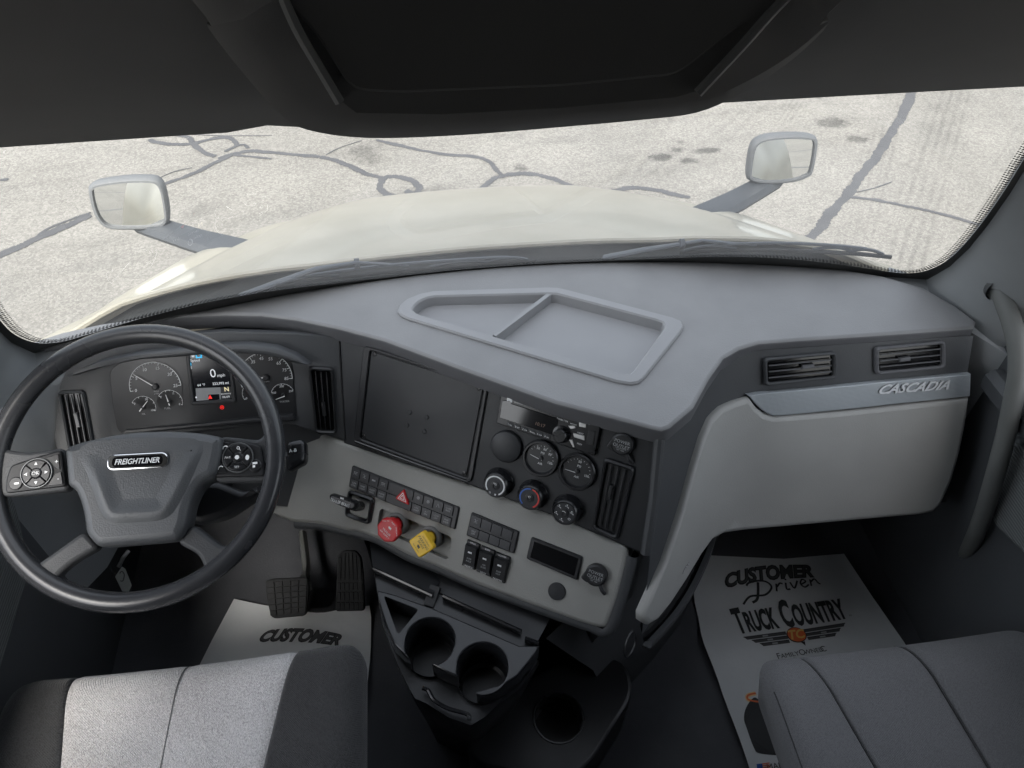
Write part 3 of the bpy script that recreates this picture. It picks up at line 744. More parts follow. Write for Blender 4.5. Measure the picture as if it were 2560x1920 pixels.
# grab handle on the right pillar
gh = thing('grab_handle', 'thick grey grab handle beside the passenger door', 'handle', on_x(2495, 700, .90))
path = [on_x(2440, 668, .935), on_x(2470, 690, .918), on_x(2497, 718, .905), on_x(2515, 765, .90), on_x(2532, 815, .90), on_x(2544, 870, .90), on_x(2545, 930, .90), on_x(2533, 1000, .90), on_x(2514, 1090, .90), on_x(2490, 1180, .90), on_x(2462, 1275, .915), on_x(2438, 1340, .935), on_x(2415, 1390, .975)]
q = MB(); q.tube(cat_rom(path, 5), .0168, 14); q.build('bar', 'rail', gh)
c = on_x(2450, 672, .925); S = Plane(c, unit((-.5, -1, 0)*np.array([1., .4, 1])), unit((-.75, -.75, .2)))
q = MB(); q.slab(S, ccw(cat_rom([S.st(*p) for p in [(2428, 650), (2437, 632), (2462, 620), (2478, 634), (2508, 670), (2500, 700), (2470, 728), (2442, 700)]], 4, True)), -.03, .008, .006, grid=.02); q.build('mount_cap', 'pillar', gh, smooth=50)
q = MB(); q.lathe(Plane(path[2], (1, 0, 0), unit(path[1]-path[3])), [(.026, -.006), (.026, .006), (.022, .010)], 20); q.build('collar', 'dash_dark', gh)

# ------------------------------------------------------------------ overhead console and header panels
ZH = 2.614; YH = .75
oc = thing('overhead_console', 'dark overhead storage console bulging down over the windshield', 'console', (0, .6, 2.65))
def hp(u, v, y): return on_y(u, v, y)
# header: its underside rises back from the top of the glass, right across the cab
q = MB(); R = []; xs = np.linspace(-.965, .965, 49)
for dy, dz in [(.03, .12), (.004, .014), (0, .003), (-.006, .0), (-.05, .035), (-.12, .09), (-.20, .165), (-.30, .27), (-.42, .42), (-.43, .89)]:
    R.append([np.array([x, YH+dy-.012*(x/.9)**2, 2.6155+dz+(.005 if abs(x) > .27 and x < 0 and dy > -.03 and x > -.30 else 0)]) for x in xs])
q.loft(R, 0, closed=False); q.f = [f[::-1] for f in q.f]
q.build('header_panel', 'header', oc, smooth=40)
for s, lab in ((-1, ''), (1, '')):                   # shallow visor lip on each side, ending short of the console
    e_px = [(-150, 368), (250, 343), (500, 324), (612, 314), (622, 306)] if s < 0 else [(1988, 226), (2000, 232), (2200, 220), (2400, 211), (2700, 197)]
    P0 = [hp(u, v, YH-.012) for u, v in e_px]
    q = MB(); q.loft([[p+np.array([0, d, z]) for p in P0] for d, z in [(.006, .012), (.0, .0), (-.006, .002), (-.05, .042)]], 0, closed=False); q.f = [f[::-1] for f in q.f]; q.build('visor_lip', 'header', oc, smooth=40)
# centre bulge: section swept along its lower lip, carried up to the ceiling at both ends
lowp_ = [hp(*p) for p in [(430, -60, .50), (520, 70, .53), (610, 185, .555), (700, 285, .58), (770, 325, .60), (920, 345, .61), (1150, 338, .613), (1400, 318, .61), (1600, 300, .605), (1740, 282, .595), (1850, 235, .575), (1960, 165, .55), (2060, 75, .525), (2170, -60, .50)]]
lowp_ = [np.array([-.48, .42, 3.5]), np.array([-.40, .44, 3.12])]+lowp_+[np.array([.40, .44, 3.12]), np.array([.48, .42, 3.5])]
low = cat_rom(lowp_, 4)
q = MB(); R = []
for f, dy in [(0, .30), (0, .03), (0, 0), (.10, -.030), (.22, -.035), (.30, -.02), (.31, -.012)]:
    R.append([p+np.array([(.01-p[0])*f, dy, max(0, 2.95-p[2])*f]) for p in low])
q.loft(R, 0, closed=False); q.f = [f[::-1] for f in q.f]; q.build('console_shell', 'header', oc, smooth=45)
# cabinet face set into the bulge
fpx = [(690, -60), (740, 60), (800, 165), (850, 250), (890, 282), (1100, 286), (1400, 270), (1690, 243), (1740, 228), (1850, 110), (1930, 20), (2010, -60)]
Sf = Plane((0, .490, 2.7), (1, 0, 0), (0, -1, .12))
q = MB(); q.cap(Sf, ccw([(-.38, .80), (-.33, .40)]+[Sf.st(*p) for p in fpx]+[(.33, .40), (.38, .80)]), .0, 0); q.build('cabinet_face', 'header_face', oc)
q = MB(); q.tube(cat_rom([Sf.pos(*Sf.st(*p), .004) for p in fpx[:4]], 5), .0035, 6); q.build('trim_edge', 'pillar', oc)
q = MB(); q.tube(cat_rom([Sf.pos(*Sf.st(*p), .004) for p in fpx[8:]], 5), .0035, 6); q.build('trim_edge', 'pillar', oc)
q = MB(); q.slab(Sf, round_poly([(-.30, .55), (-.235, .16)]+[Sf.st(*p) for p in [(790, 80), (880, 224), (1000, 230), (1400, 214), (1690, 186), (1850, 60)]]+[(.235, .16), (.30, .55)], .01), 0, .003, .002); q.build('cabinet_door', 'header_face', oc)

# ------------------------------------------------------------------ dashboard
PI_ = edge_plane(on_z(100, 890, 1.985), on_z(850, 838, 1.981), rad(32))       # face round the instruments
PS = edge_plane(on_z(850, 838, 1.981), on_z(1640, 1092, 1.981), rad(32))      # centre stack, turned to the driver
PG = edge_plane(PS.pos(0, -.205), PS.pos(.6, -.205), rad(42))                 # grey switch shelf below it
_lt, _lp = (.148, .643), (0., .488)
mixl = lambda k: tuple(_lt[i]*(1-k)+_lp[i]*k for i in (0, 1))
WP = Ruled([(.240, .812), (.295, .866), (.340, .915), (.380, .952), (.42, .970), (.465, .977), (.52, .976), (.70, .972), (.905, .966)],
           [mixl(0), mixl(.15), mixl(.4), mixl(.7), mixl(.9), _lp, _lp, _lp, _lp], 1.985)      # passenger side face
dash = thing('dashboard', 'long dark truck dashboard wrapping from the steering wheel to the passenger door', 'dashboard', (0, 1.15, FLOOR))
Z2 = ZUP(2.01)
front = [(84, 862), (160, 838), (250, 818), (420, 793), (560, 786), (650, 788), (740, 799), (850, 822), (960, 851), (1157, 924), (1388, 1007), (1560, 1052), (1630, 1071), (1655, 1076), (1676, 1068), (1735, 1018), (1775, 945), (1810, 895), (1850, 872), (1898, 858), (2000, 850), (2200, 837), (2436, 820)]
fp = [Z2.st(*p) for p in front]
rear_y = lambda x: 1.274-.150*(x/.89)**2
rp = [(.903, .99), (.888, 1.037), (.852, 1.10), (.79, 1.145)]+[(x, rear_y(x)) for x in np.linspace(.72, -.80, 20)]+[(-.86, 1.135)]
pad_poly = fp+rp
tray_px = [(994, 782), (1000, 766), (1020, 750), (1050, 738), (1085, 731), (1370, 722), (1395, 723), (1425, 730), (1680, 797), (1702, 806), (1708, 820), (1700, 836), (1612, 946), (1597, 960), (1575, 964), (1540, 958), (1020, 801), (1003, 793)]
tray_in = [(1032, 778), (1038, 768), (1050, 758), (1068, 750), (1088, 746), (1372, 739), (1392, 740), (1420, 747), (1640, 805), (1656, 811), (1661, 819), (1657, 829), (1584, 930), (1575, 938), (1562, 939), (1542, 935), (1050, 791), (1038, 785)]
ti = ccw([Z2.st(*p) for p in tray_in]); to = ccw([Z2.st(*p) for p in tray_px])
q = MB(); q.slab(Z2, pad_poly, -.034, 0, .007, 0, holes=[ti], grid=.06, steps=3); q.m = [1 if i < 2*len(pad_poly) else 0 for i in range(len(q.f))]
q.build('top_pad', ['pad', 'pad_edge'], dash, smooth=45)
tr = MB(); tr.ring(Z2, to, ti, -.002, .006, .003, 0)
tr.loft([[Z2.pos(a, b, .003) for a, b in ti[::-1]], [Z2.pos(a, b, -.016) for a, b in inset(ti, .003)[::-1]]], 0)
tr.cap(Z2, inset(ti, .003), -.016, 0); tray = tr.build('storage_tray', 'tray', dash, smooth=40, label='shallow two-part tray moulded into the dash top')
a, b = Z2.st(1384, 730), Z2.st(1236, 842)
q = MB(); q.sweep([Z2.pos(*a, -.016), Z2.pos(*b, -.016)], [(-.006, 0), (.006, 0), (.004, .020), (-.004, .020)], (0, 0, 1)); q.build('divider', 'tray', tray)
# hidden carcass behind the faces
FARP = [(.86, 1.06), (.5, 1.17), (-.5, 1.19), (-.84, 1.155)]; FARQ = [(.90, 1.15), (.5, 1.30), (-.5, 1.30), (-.90, 1.18)]
C5 = [(1.982, [(-.86, 1.15), (-.33, 1.155), (.225, .825), (.37, .985), (.885, .985)]+FARP),
      (1.80, [(-.90, 1.05), (-.345, 1.03), (.19, .712), (.335, .885), (.89, .90)]+FARQ),
      (1.682, [(-.90, 1.06), (-.335, .925), (.125, .652), (.30, .83), (.86, .84)]+FARQ),
      (1.655, [(-.90, 1.10), (-.32, .99), (.11, .72), (.28, .86), (.60, .86)]+FARQ)]
q = MB(); q.loft([[np.array([x, y, z]) for x, y in ring] for z, ring in C5[::-1]], 0); q.build('carcass', 'dash_dark', dash, smooth=20)
q = MB(); q.loft([[np.array([x, y, z]) for x, y in ring] for z, ring in [(FLOOR, [(-.29, .93), (.15, .62), (.27, .85), (.27, 1.33), (-.29, 1.33)]), (1.655, [(-.32, .99), (.11, .72), (.28, .86), (.28, 1.33), (-.32, 1.33)])]], 0); q.build('tower_base', 'black', dash, smooth=20)

def PXS(S, pts): return [S.st(*p) for p in pts]
# instrument side
c1 = lambda x, y: (80+x/3.16, 820+y/3.16)
q = MB(); q.slab(PI_, PXS(PI_, [(90, 880), (300, 845), (560, 826), (740, 832), (849, 842), (862, 1010), (866, 1102), (735, 1062), (640, 1062), (330, 1098), (230, 1140), (160, 1180), (110, 1000)]), -.02, .004, .003); q.build('instrument_panel', 'dash_dark', dash)
q = MB(); q.slab(PI_, ccw(PXS(PI_, [c1(*p) for p in [(330, 350), (560, 240), (900, 165), (1150, 140), (1500, 105), (1750, 100), (1950, 125), (2100, 185), (2215, 265), (2120, 262), (2010, 225), (1880, 195), (1700, 178), (1450, 180), (1200, 205), (900, 225), (620, 275), (420, 345)]])), 0, .035, .010, steps=3); q.build('instrument_visor', 'dash_dark', dash, smooth=45)
ic = MB(); icp = round_poly(PXS(PI_, [c1(*p) for p in [(620, 330), (760, 225), (1200, 175), (1800, 150), (2010, 190), (2060, 280), (2100, 700), (2060, 725), (1200, 770), (720, 830), (680, 790), (640, 560)]]), .012)
ic.slab(PI_, icp, 0, .0055, .001, 0); cluster = ic.build('instrument_cluster', 'dial', dash, label='instrument cluster with round dials and a lit speed display')
q = MB(); lo = [c1(*p) for p in [(705, 835), (760, 790), (1200, 752), (1800, 690), (2070, 665), (2092, 700), (2070, 722), (1800, 738), (1400, 768), (1100, 795), (720, 838)]]
q.slab(PI_, PXS(PI_, lo), .004, .016, .004); q.build('lower_bezel', 'stack', cluster)
def dial(S, cpx, rpx, a0px, a1px, nums, needle, nticks, extra=(), nsize=.0075, hh=.0075, rin=.78):
    """printed gauge face: scale arc, ticks, numbers, needle on a hub"""
    c = np.array(S.st(*c1(*cpx))); r = np.mean([np.linalg.norm(np.array(S.st(*c1(*p)))-c) for p in rpx])
    an = lambda p: math.atan2(*(np.array(S.st(*c1(*p)))-c)[::-1])
    a0, a1 = an(a0px), an(a1px)
    if a1 > a0: a1 -= 2*math.pi
    q = MB(); q.flat(S, circle(r*1.04, 40, *c), 0, hh-.0006)
    q.flat(S, arc_band(r*.985, r*1.01, a1, a0, 40, *c), 1, hh)
    for i in range(nticks+1):
        a = a0+(a1-a0)*i/nticks; big = i % max(1, nticks//max(1, len(nums)-1)) == 0
        k = .88 if big else .93
        q.bar2(S, c+r*k*np.array([math.cos(a), math.sin(a)]), c+r*np.array([math.cos(a), math.sin(a)]), .0011 if big else .0006, 1, hh)
    for i, t in enumerate(nums):
        if not t: continue
        a = a0+(a1-a0)*i/(len(nums)-1); q.text(S, t, c+r*rin*np.array([math.cos(a), math.sin(a)]), nsize*.8, 1, hh, shear=.15)
    for (t, p, sz, mt) in extra: q.text(S, t, S.st(*c1(*p)), sz, mt, hh)
    q.build('gauge_dial', ['dial', 'dial_print', 'grey_print', 'red_print', 'blue_print'], cluster)
    p0, p1 = np.array(S.st(*c1(*needle[0]))), np.array(S.st(*c1(*needle[1])))
    q = MB(); q.lathe(S.at(*c, hh), [(r*.14, 0), (r*.13, .004), (r*.08, .005)], 16, 0); q.bar2(S, p0, p1, .0019, 1, hh+.0045, .0010); q.build('needle', ['black', 'white_print'], cluster)
dial(PI_, (985, 455), [(786, 430), (970, 253), (1178, 430)], (800, 492), (1178, 445), ['0', '5', '10', '15', '20', '25'], ((1000, 462), (822, 358)), 25, [('RPM', (993, 493), .0035, 2), ('x100', (993, 510), .003, 2)])
dial(PI_, (893, 620), [(800, 580), (880, 530), (985, 640)], (800, 580), (985, 645), ['0', '', '50', '', '100'], ((866, 645), (930, 563)), 8, [('OIL', (893, 670), .003, 2)], .005)
dial(PI_, (1100, 575), [(1015, 530), (1105, 482), (1203, 590)], (1015, 530), (1203, 600), ['E', '', '½', '', 'F'], ((1103, 600), (1072, 515)), 8, [('FUEL', (1080, 625), .0038, 2)], .005)
dial(PI_, (1855, 385), [(2048, 385), (1850, 183), (1950, 205)], (1668, 460), (2046, 392), ['5', '15', '25', '35', '45', '55', '65', '75', '85'], ((1835, 382), (1690, 400)), 32, [('MPH', (1862, 415), .0034, 2)])
dial(PI_, (1988, 520), [(1905, 490), (1985, 433), (2065, 470)], (1900, 500), (2072, 480), ['150', '200', '250'], ((2005, 526), (1935, 552)), 8, [('WATER', (2000, 572), .0038, 2)], .005)
dial(PI_, (1755, 510), [(1665, 520), (1692, 455)], (1690, 555), (1790, 430), ['0', '', '150'], ((1765, 520), (1800, 460)), 8, [('AIR', (1765, 566), .003, 2)], .005)
# lit display
dq = [c1(*p) for p in [(1222, 185), (1570, 160), (1622, 580), (1270, 602)]]; di = [c1(*p) for p in [(1252, 196), (1550, 178), (1590, 552), (1290, 576)]]
q = MB(); q.ring(PI_, round_poly(PXS(PI_, dq), .004), round_poly(PXS(PI_, di), .002), .004, .0095, .0015, 0); q.build('display_bezel', 'stack', cluster)
D = lambda x, y: PI_.st(*c1(x, y)); hd = .0066
q = MB(); q.flat(PI_, PXS(PI_, di), 0, hd-.0008)
q.text(PI_, 'Speed', D(1296, 249), .0052, 1, hd); q.text(PI_, '0', D(1436, 350), .0165, 1, hd, width=.0105); q.text(PI_, 'mph', D(1500, 366), .0062, 1, hd)
q.text(PI_, '64 °F', D(1345, 443), .0048, 1, hd); q.text(PI_, '223,992 mi', D(1497, 430), .0048, 1, hd, bold=.01); q.text(PI_, 'N', D(1544, 476), .0085, 5, hd, bold=.02)
q.flat(PI_, [D(1300, 470), D(1495, 462), D(1500, 556), D(1305, 570)], 2, hd-.0004); q.flat(PI_, [D(1400, 520), D(1486, 515), D(1490, 556), D(1404, 563)], 0, hd-.0002)
q.flat(PI_, [D(1497, 462), D(1578, 457), D(1588, 548), D(1502, 556)], 6, hd-.0004)
q.text(PI_, 'economy', D(1540, 510), .0036, 1, hd); q.text(PI_, '06:09', D(1540, 537), .0044, 1, hd); q.text(PI_, 'mph', D(1380, 500), .003, 2, hd+.0002)
q.flat(PI_, [D(1256, 200), D(1296, 196), D(1300, 232), D(1260, 236)], 2, hd-.0003); q.flat(PI_, [D(1298, 196), D(1348, 205), D(1352, 230), D(1303, 234)], 3, hd-.0003)
q.flat(PI_, circle(.0030, 16, *D(1279, 214)), 1, hd); q.flat(PI_, circle(.0042, 16, *D(1325, 214), ry=.0022), 0, hd); q.flat(PI_, [D(1258, 268), D(1265, 268), D(1267, 290), D(1260, 291)], 3, hd); q.flat(PI_, [D(1262, 297), D(1269, 297), D(1271, 318), D(1264, 319)], 1, hd)
q.flat(PI_, [D(1398, 553), D(1414, 520), D(1432, 551)], 4, hd); q.flat(PI_, circle(.0018, 10, *D(1305, 541)), 1, hd)
q.build('display_screen', ['screen_lit', 'lit_white', 'lit_grey', 'lit_cyan', 'lit_red', 'lit_gold', 'button'], cluster)
q = MB(); q.flat(PI_, circle(.0040, 20, *D(1508, 620)), 0, .0066, holes=[circle(.0029, 16, *D(1508, 620))]); q.flat(PI_, rrect(.0040, .0022, .0006, *D(1508, 618)), 0, .0068); q.build('warning_lamp', ['lit_red'], cluster)

def quad(S, px): P = [np.array(S.st(*p)) for p in px]; return lambda a, b: tuple((P[0]*(1-a)+P[1]*a)*(1-b)+(P[3]*(1-a)+P[2]*a)*b)
def vent(S, px, vertical, n, tab, frame_mat='black', parent=dash, lip=.010, hb=.0, slat_mat='black_smooth'):
    """air outlet: frame, dark throat and single slats with a thumb tab"""
    f = quad(S, px); o = round_poly([f(0, 0), f(1, 0), f(1, 1), f(0, 1)], .008)
    i1 = .10 if vertical else .05; i2 = .05 if vertical else .10
    inn = round_poly([f(i1, i2), f(1-i1, i2), f(1-i1, 1-i2), f(i1, 1-i2)], .006)
    q = MB(); q.ring(S, o, inn, hb, hb+lip, .003); q.cap(S, ccw(inn), hb+.0006, 1); v = q.build('air_vent', [frame_mat, 'screen_dark'], parent)
    for k in range(n):
        t = (k+.8)/(n+.6)
        if vertical: p, e, wv = f(i1+(1-2*i1)*t, i2+.02), f(i1+(1-2*i1)*t, 1-i2-.02), .0008
        else: p, e, wv = f(i1+.02, i2+(1-2*i2)*t), f(1-i1-.02, i2+(1-2*i2)*t), .0008
        q = MB(); a, b_ = np.array(p), np.array(e); d = (b_-a)/np.linalg.norm(b_-a); nn = np.array([-d[1], d[0]])
        P = [a-nn*wv, b_-nn*wv, b_+nn*wv, a+nn*wv]; q.slab(S, P, hb+lip*.40, hb+lip*.78, .0004, 0, back=True); q.build('slat', slat_mat, v)
    q = MB(); a = np.array(f(*tab[0])); b_ = np.array(f(*tab[1])); d = (b_-a)/np.linalg.norm(b_-a); nn = np.array([-d[1], d[0]])*.0032
    q.slab(S, [a-nn, b_-nn, b_+nn, a+nn], hb+.002, hb+lip*1.05, .001); q.build('thumb_tab', slat_mat, v)
    return v
vent(PI_, [(150, 975), (214, 972), (240, 1112), (176, 1125)], True, 3, ((.55, .38), (.58, .62)), 'dash_dark', hb=.004, slat_mat='pad_edge')
vent(PI_, [(772, 913), (834, 917), (844, 1082), (790, 1080)], True, 3, ((.5, .52), (.5, .72)), hb=.004, slat_mat='black')

# centre stack
SX = lambda *p: PS.st(*p)
c4 = lambda x, y: (660+x/2.127, 780+y/2.127)
c3 = lambda x, y: (1200+x/3.95, 940+y/3.95)
q = MB(); q.slab(PS, PXS(PS, [(852, 843), (1000, 884), (1200, 955), (1400, 1022), (1560, 1072), (1634, 1092), (1650, 1100), (1632, 1250), (1612, 1384), (1400, 1294), (1170, 1209), (1000, 1154), (866, 1108), (860, 1000)]), -.02, .004, .003); stackp = q.build('centre_panel', 'stack', dash)
q = MB(); q.tube([PS.pos(*PS.st(1648, 1095), .0), PS.pos(*PS.st(1634, 1250), .0), PS.pos(*PS.st(1614, 1384), .0)], .010, 10); q.build('panel_edge', 'dash_dark', dash)
q = MB(); q.sweep([PS.pos(*SX(850, 842), .0045), PS.pos(*SX(866, 1106), .0045)], [(-.001, 0), (.001, 0), (.001, .001), (-.001, .001)], PS.n); q.build('panel_seam', 'seam', dash)
# blank plate where a screen would sit
op = round_poly(PXS(PS, [c4(*p) for p in [(540, 172), (1202, 384), (1112, 905), (488, 672)]]), .012); ip = round_poly(PXS(PS, [c4(*p) for p in [(576, 200), (1180, 392), (1088, 878), (522, 668)]]), .006)
q = MB(); q.ring(PS, op, ip, .003, .009, .002); dp = q.build('screen_blank', 'black', dash, label='large blank black plate where a display would be')
q = MB(); q.slab(PS, inset(ccw(ip), .0025), .002, .0068, .0012); q.build('cover_plate', 'stack', dp)
for p in [(597, 222), (1150, 402), (1073, 850), (541, 652)]:
    q = MB(); q.lathe(PS.at(*SX(*c4(*p)), .0066), [(.0042, 0), (.0040, .002), (.0022, .0024), (.0020, .0012)], 12); q.build('screw', 'black_smooth', dp)
for p in [(785, 530), (875, 555), (770, 597), (862, 630)]:
    q = MB(); q.lathe(PS.at(*SX(*c4(*p)), .0066), [(.0045, 0), (.0045, .0016), (.0030, .0022)], 12); q.build('mount_stud', 'stack', dp)
q = MB(); q.tube([PS.pos(*SX(*c4(500, 680)), .011), PS.pos(*SX(*c4(800, 790)), .0115), PS.pos(*SX(*c4(1092, 893)), .011), PS.pos(*SX(*c4(1108, 885)), .008)], .0028, 8); q.build('lower_bead', 'gloss', dp)
# radio
rd = [c3(*p) for p in [(235, 120), (1215, 430), (1150, 775), (178, 450)]]; f = quad(PS, rd)
q = MB(); q.slab(PS, round_poly([f(0, 0), f(1, 0), f(1, 1), f(0, 1)], .003), .003, .012, .002); radio = q.build('radio', 'black_smooth', dash, label='single slot car radio with a dark glossy display')
q = MB(); q.slab(PS, [f(.03, .30), f(.10, .22), f(.13, .30), f(.60, .30), f(.60, .80), f(.03, .80)], .011, .0135, .0008); q.text(PS, '10:17', f(.44, .62), .0062, 1, .0138); q.build('display_window', ['lens', 'lit_orange'], radio)
q = MB(); q.slab(PS, [f(.13, .19), f(.86, .12), f(.86, .17), f(.15, .255)], .0115, .0122, 0); q.build('disc_slot', 'screen_dark', radio)
for k in range(6):
    a = .115+.075*k; q = MB(); q.slab(PS, [f(a, .84), f(a+.062, .84), f(a+.062, .95), f(a, .95)], .0115, .0138, .0008); q.text(PS, str(k+1), f(a+.015, .895), .0030, 1, .0142); q.text(PS, ['MIX', 'RPT', 'SCN', 'BAND', 'DISP', 'SRC'][k], f(a+.042, .905), .0021, 1, .0142); q.build('preset_button', ['button', 'white_print'], radio)
q = MB(); q.lathe(PS.at(*f(.655, .70), .0115), [(.0165, 0), (.0165, .002), (.0125, .003), (.0122, .013), (.0105, .0152)], 28); q.build('volume_knob', 'black_smooth', radio)
for k, (p, t, wv, hv) in enumerate([((.09, .13), 'Bluetooth', None, None), ((.64, .30), 'MENU / OK', None, None), ((.84, .16), '(siriusxm)', None, None), ((.75, .325), 'MODE', None, None), ((.83, .50), 'NEXT', None, None), ((.84, .80), 'PREV', None, None)]):
    q = MB(); q.text(PS, t, f(*p), .0030 if k != 2 else .004, 0, .0126); q.build('lettering', ['white_print'], radio)
for pp in ([(.07, .17), (.125, .15), (.13, .27), (.075, .28)], [(.80, .22), (.865, .20), (.87, .31), (.805, .33)], [(.70, .40), (.76, .34), (.78, .40), (.73, .47)], [(.76, .55), (.87, .53), (.88, .66), (.775, .66)], [(.735, .78), (.765, .74), (.80, .92), (.785, .95)]):
    q = MB(); q.slab(PS, [f(*p) for p in pp], .0115, .0135, .0006); q.build('radio_key', 'satin' if pp[0][0] > .6 else 'white_print', radio)
q = MB(); q.slab(PS, [f(.90, .34), f(.965, .32), f(.965, .72), f(.90, .74)], .0115, .0132, .0008); q.build('usb_cover', 'black', radio)
# round blank, air gauges, climate knobs
q = MB(); q.lathe(PS.at(*SX(*c3(275, 685)), .003), [(.0305, 0), (.0305, .006), (.0285, .0095), (.022, .0115), (.010, .0125), (.001, .0128)], 40); q.build('round_blank', 'stack', dash)
for cpx, nums, ang0, ndl, nm in ((( 612, 800), [('50', 118), ('60', 78), ('70', 40), ('120', -10)], 0, ((625, 818), (512, 758)), 'g'), ((970, 930), [('50', 88), ('100', -8)], 0, ((975, 943), (852, 903)), 'g')):
    c = np.array(SX(*c3(*cpx))); Sg = PS.at(*c, .003)
    q = MB(); q.lathe(Sg, [(.0345, 0), (.0345, .008), (.0325, .0105), (.0295, .0105), (.0275, .004), (.0270, .0035)], 40, 0); q.cap(Sg, circle(.0274, 40), .0036, 1)
    for k in range(11):
        a = rad(150-16*k); q.bar2(Sg, (.022*math.cos(a), .022*math.sin(a)), (.0245*math.cos(a), .0245*math.sin(a)), .0006, 2, .0040)
    for t, a in nums: q.text(Sg, t, (.0190*math.cos(rad(a)), .0190*math.sin(rad(a))), .0044, 2, .0040)
    q.text(Sg, 'PSI', (.001, .0105), .0042, 2, .0040); q.text(Sg, 'AIR', (.001, -.0105), .0042, 2, .0040)
    ag = q.build('air_gauge', ['black_smooth', 'dial', 'white_print'], dash)
    p0, p1 = np.array(SX(*c3(*ndl[0])))-c, np.array(SX(*c3(*ndl[1])))-c
    q = MB(); q.lathe(Sg.at(0, 0, .0036), [(.0045, 0), (.0042, .003), (.002, .0036)], 14, 0); q.bar2(Sg, p0, p1, .0012, 1, .0068, .0006); q.build('needle', ['black', 'white_print'], ag)
def knob(facepx, kind):
    Sk = PS.raised(.026); c = np.array(Sk.st(*c3(*facepx))); S = PS.at(*c, .003)
    q = MB(); q.lathe(S, [(.0285, 0), (.0285, .003), (.0262, .006), (.0255, .016), (.0235, .0215), (.0215, .0235), (.0195, .0235), (.0188, .0225)], 40, 0)
    q.cap(S, circle(.0190, 40), .0228, 1)
    k = q.build('climate_knob', ['black_smooth', 'button'], dash)
    q = MB(); q.lathe(S.at(0, 0, .0226), [(.0085, 0), (.0080, .0018), (.0045, .0022), (.0025, .0010)], 20); q.build('centre_button', 'black', k)
    q = MB(); hh = .0234
    if kind == 0:
        q.flat(S, arc_band(.0165, .0192, rad(-55), rad(225), 40), 0, hh+.0004); q.stroke(S, [(-.004, .005), (.002, .005), (.003, .0025), (-.001, .0025)], .0009, 0, .0256); q.flat(S, circle(.0018, 12, -.007, -.0165), 0, hh, holes=[circle(.0012, 10, -.007, -.0165)]); q.flat(S, rrect(.003, .0035, .0005, .004, -.0172), 0, hh)
    elif kind == 1:
        q.flat(S, arc_band(.0165, .0192, rad(95), rad(235), 30), 1, hh+.0004); q.flat(S, arc_band(.0165, .0192, rad(-55), rad(85), 30), 2, hh+.0004); q.flat(S, circle(.0022, 12, 0, .003), 0, .0256, holes=[circle(.0015, 10, 0, .003)])
    else:
        for a in (140, 80, 20, 200, 265):
            x, y = .0145*math.cos(rad(a)), .0145*math.sin(rad(a)); q.flat(S, circle(.0012, 10, x-.0008, y+.002), 0, hh); q.stroke(S, [(x-.0005, y), (x+.0004, y-.0016), (x+.0026, y-.0014), (x+.0030, y-.0034)], .0010, 0, hh); q.bar2(S, (x-.004, y), (x-.0018, y-.0012), .0008, 0, hh)
        q.flat(S, circle(.0026, 14, .0140*math.cos(rad(-35)), .0140*math.sin(rad(-35)), ry=.0020), 0, hh, holes=[circle(.0019, 12, .0140*math.cos(rad(-35)), .0140*math.sin(rad(-35)), ry=.0013)]); q.stroke(S, [(-.004, .003), (-.001, .004), (.003, .002)], .0010, 0, .0256)
    q.build('legend', ['white_print', 'blue_print', 'red_print'], k)
    q = MB(); q.bar2(PS, c+np.array([-.0205, -.0185]), c+np.array([-.0185, -.0205]), .0022, 0, .0048); q.build('pointer_mark', ['white_print'], k)
knob((150, 1082), 0); knob((488, 1205), 1); knob((832, 1352), 2)
def outlet(S, c, lid_deg, h0):
    q = MB(); q.lathe(S.at(*c, h0), [(.0205, 0), (.0205, .005), (.0195, .0115), (.0165, .0135)], 32, 0)
    q.slab(S, round_poly([(c[0]-.026, c[1]-.014), (c[0]-.010, c[1]-.020), (c[0]-.006, c[1]-.004), (c[0]-.020, c[1]+.002)], .005), h0, h0+.010, .002, 0)
    q.text(S, 'POWER', (c[0], c[1]+.0055), .0056, 1, h0+.0139); q.text(S, 'OUTLET', (c[0], c[1]-.0025), .0056, 1, h0+.0139); q.bar2(S, (c[0]-.010, c[1]-.0068), (c[0]+.010, c[1]-.0068), .0005, 1, h0+.0139); q.text(S, '12V 10A', (c[0], c[1]-.0098), .0028, 1, h0+.0139)
    k = q.build('power_outlet', ['black', 'grey_print'], dash)
    q = MB(); q.tube([S.pos(c[0]+.012, c[1]-.015, h0+.008), S.pos(c[0]+.018, c[1]-.022, h0+.010), S.pos(c[0]+.024, c[1]-.028, h0+.004)], .0035, 8); q.build('tether', 'rubber', k)
outlet(PS, SX(*c3(1418, 655)), 0, .003)
vent(PS, [c3(*p) for p in [(1238, 792), (1538, 890), (1365, 1605), (1115, 1490)]], True, 3, ((.42, .32), (.40, .52)), hb=.003, slat_mat='black')

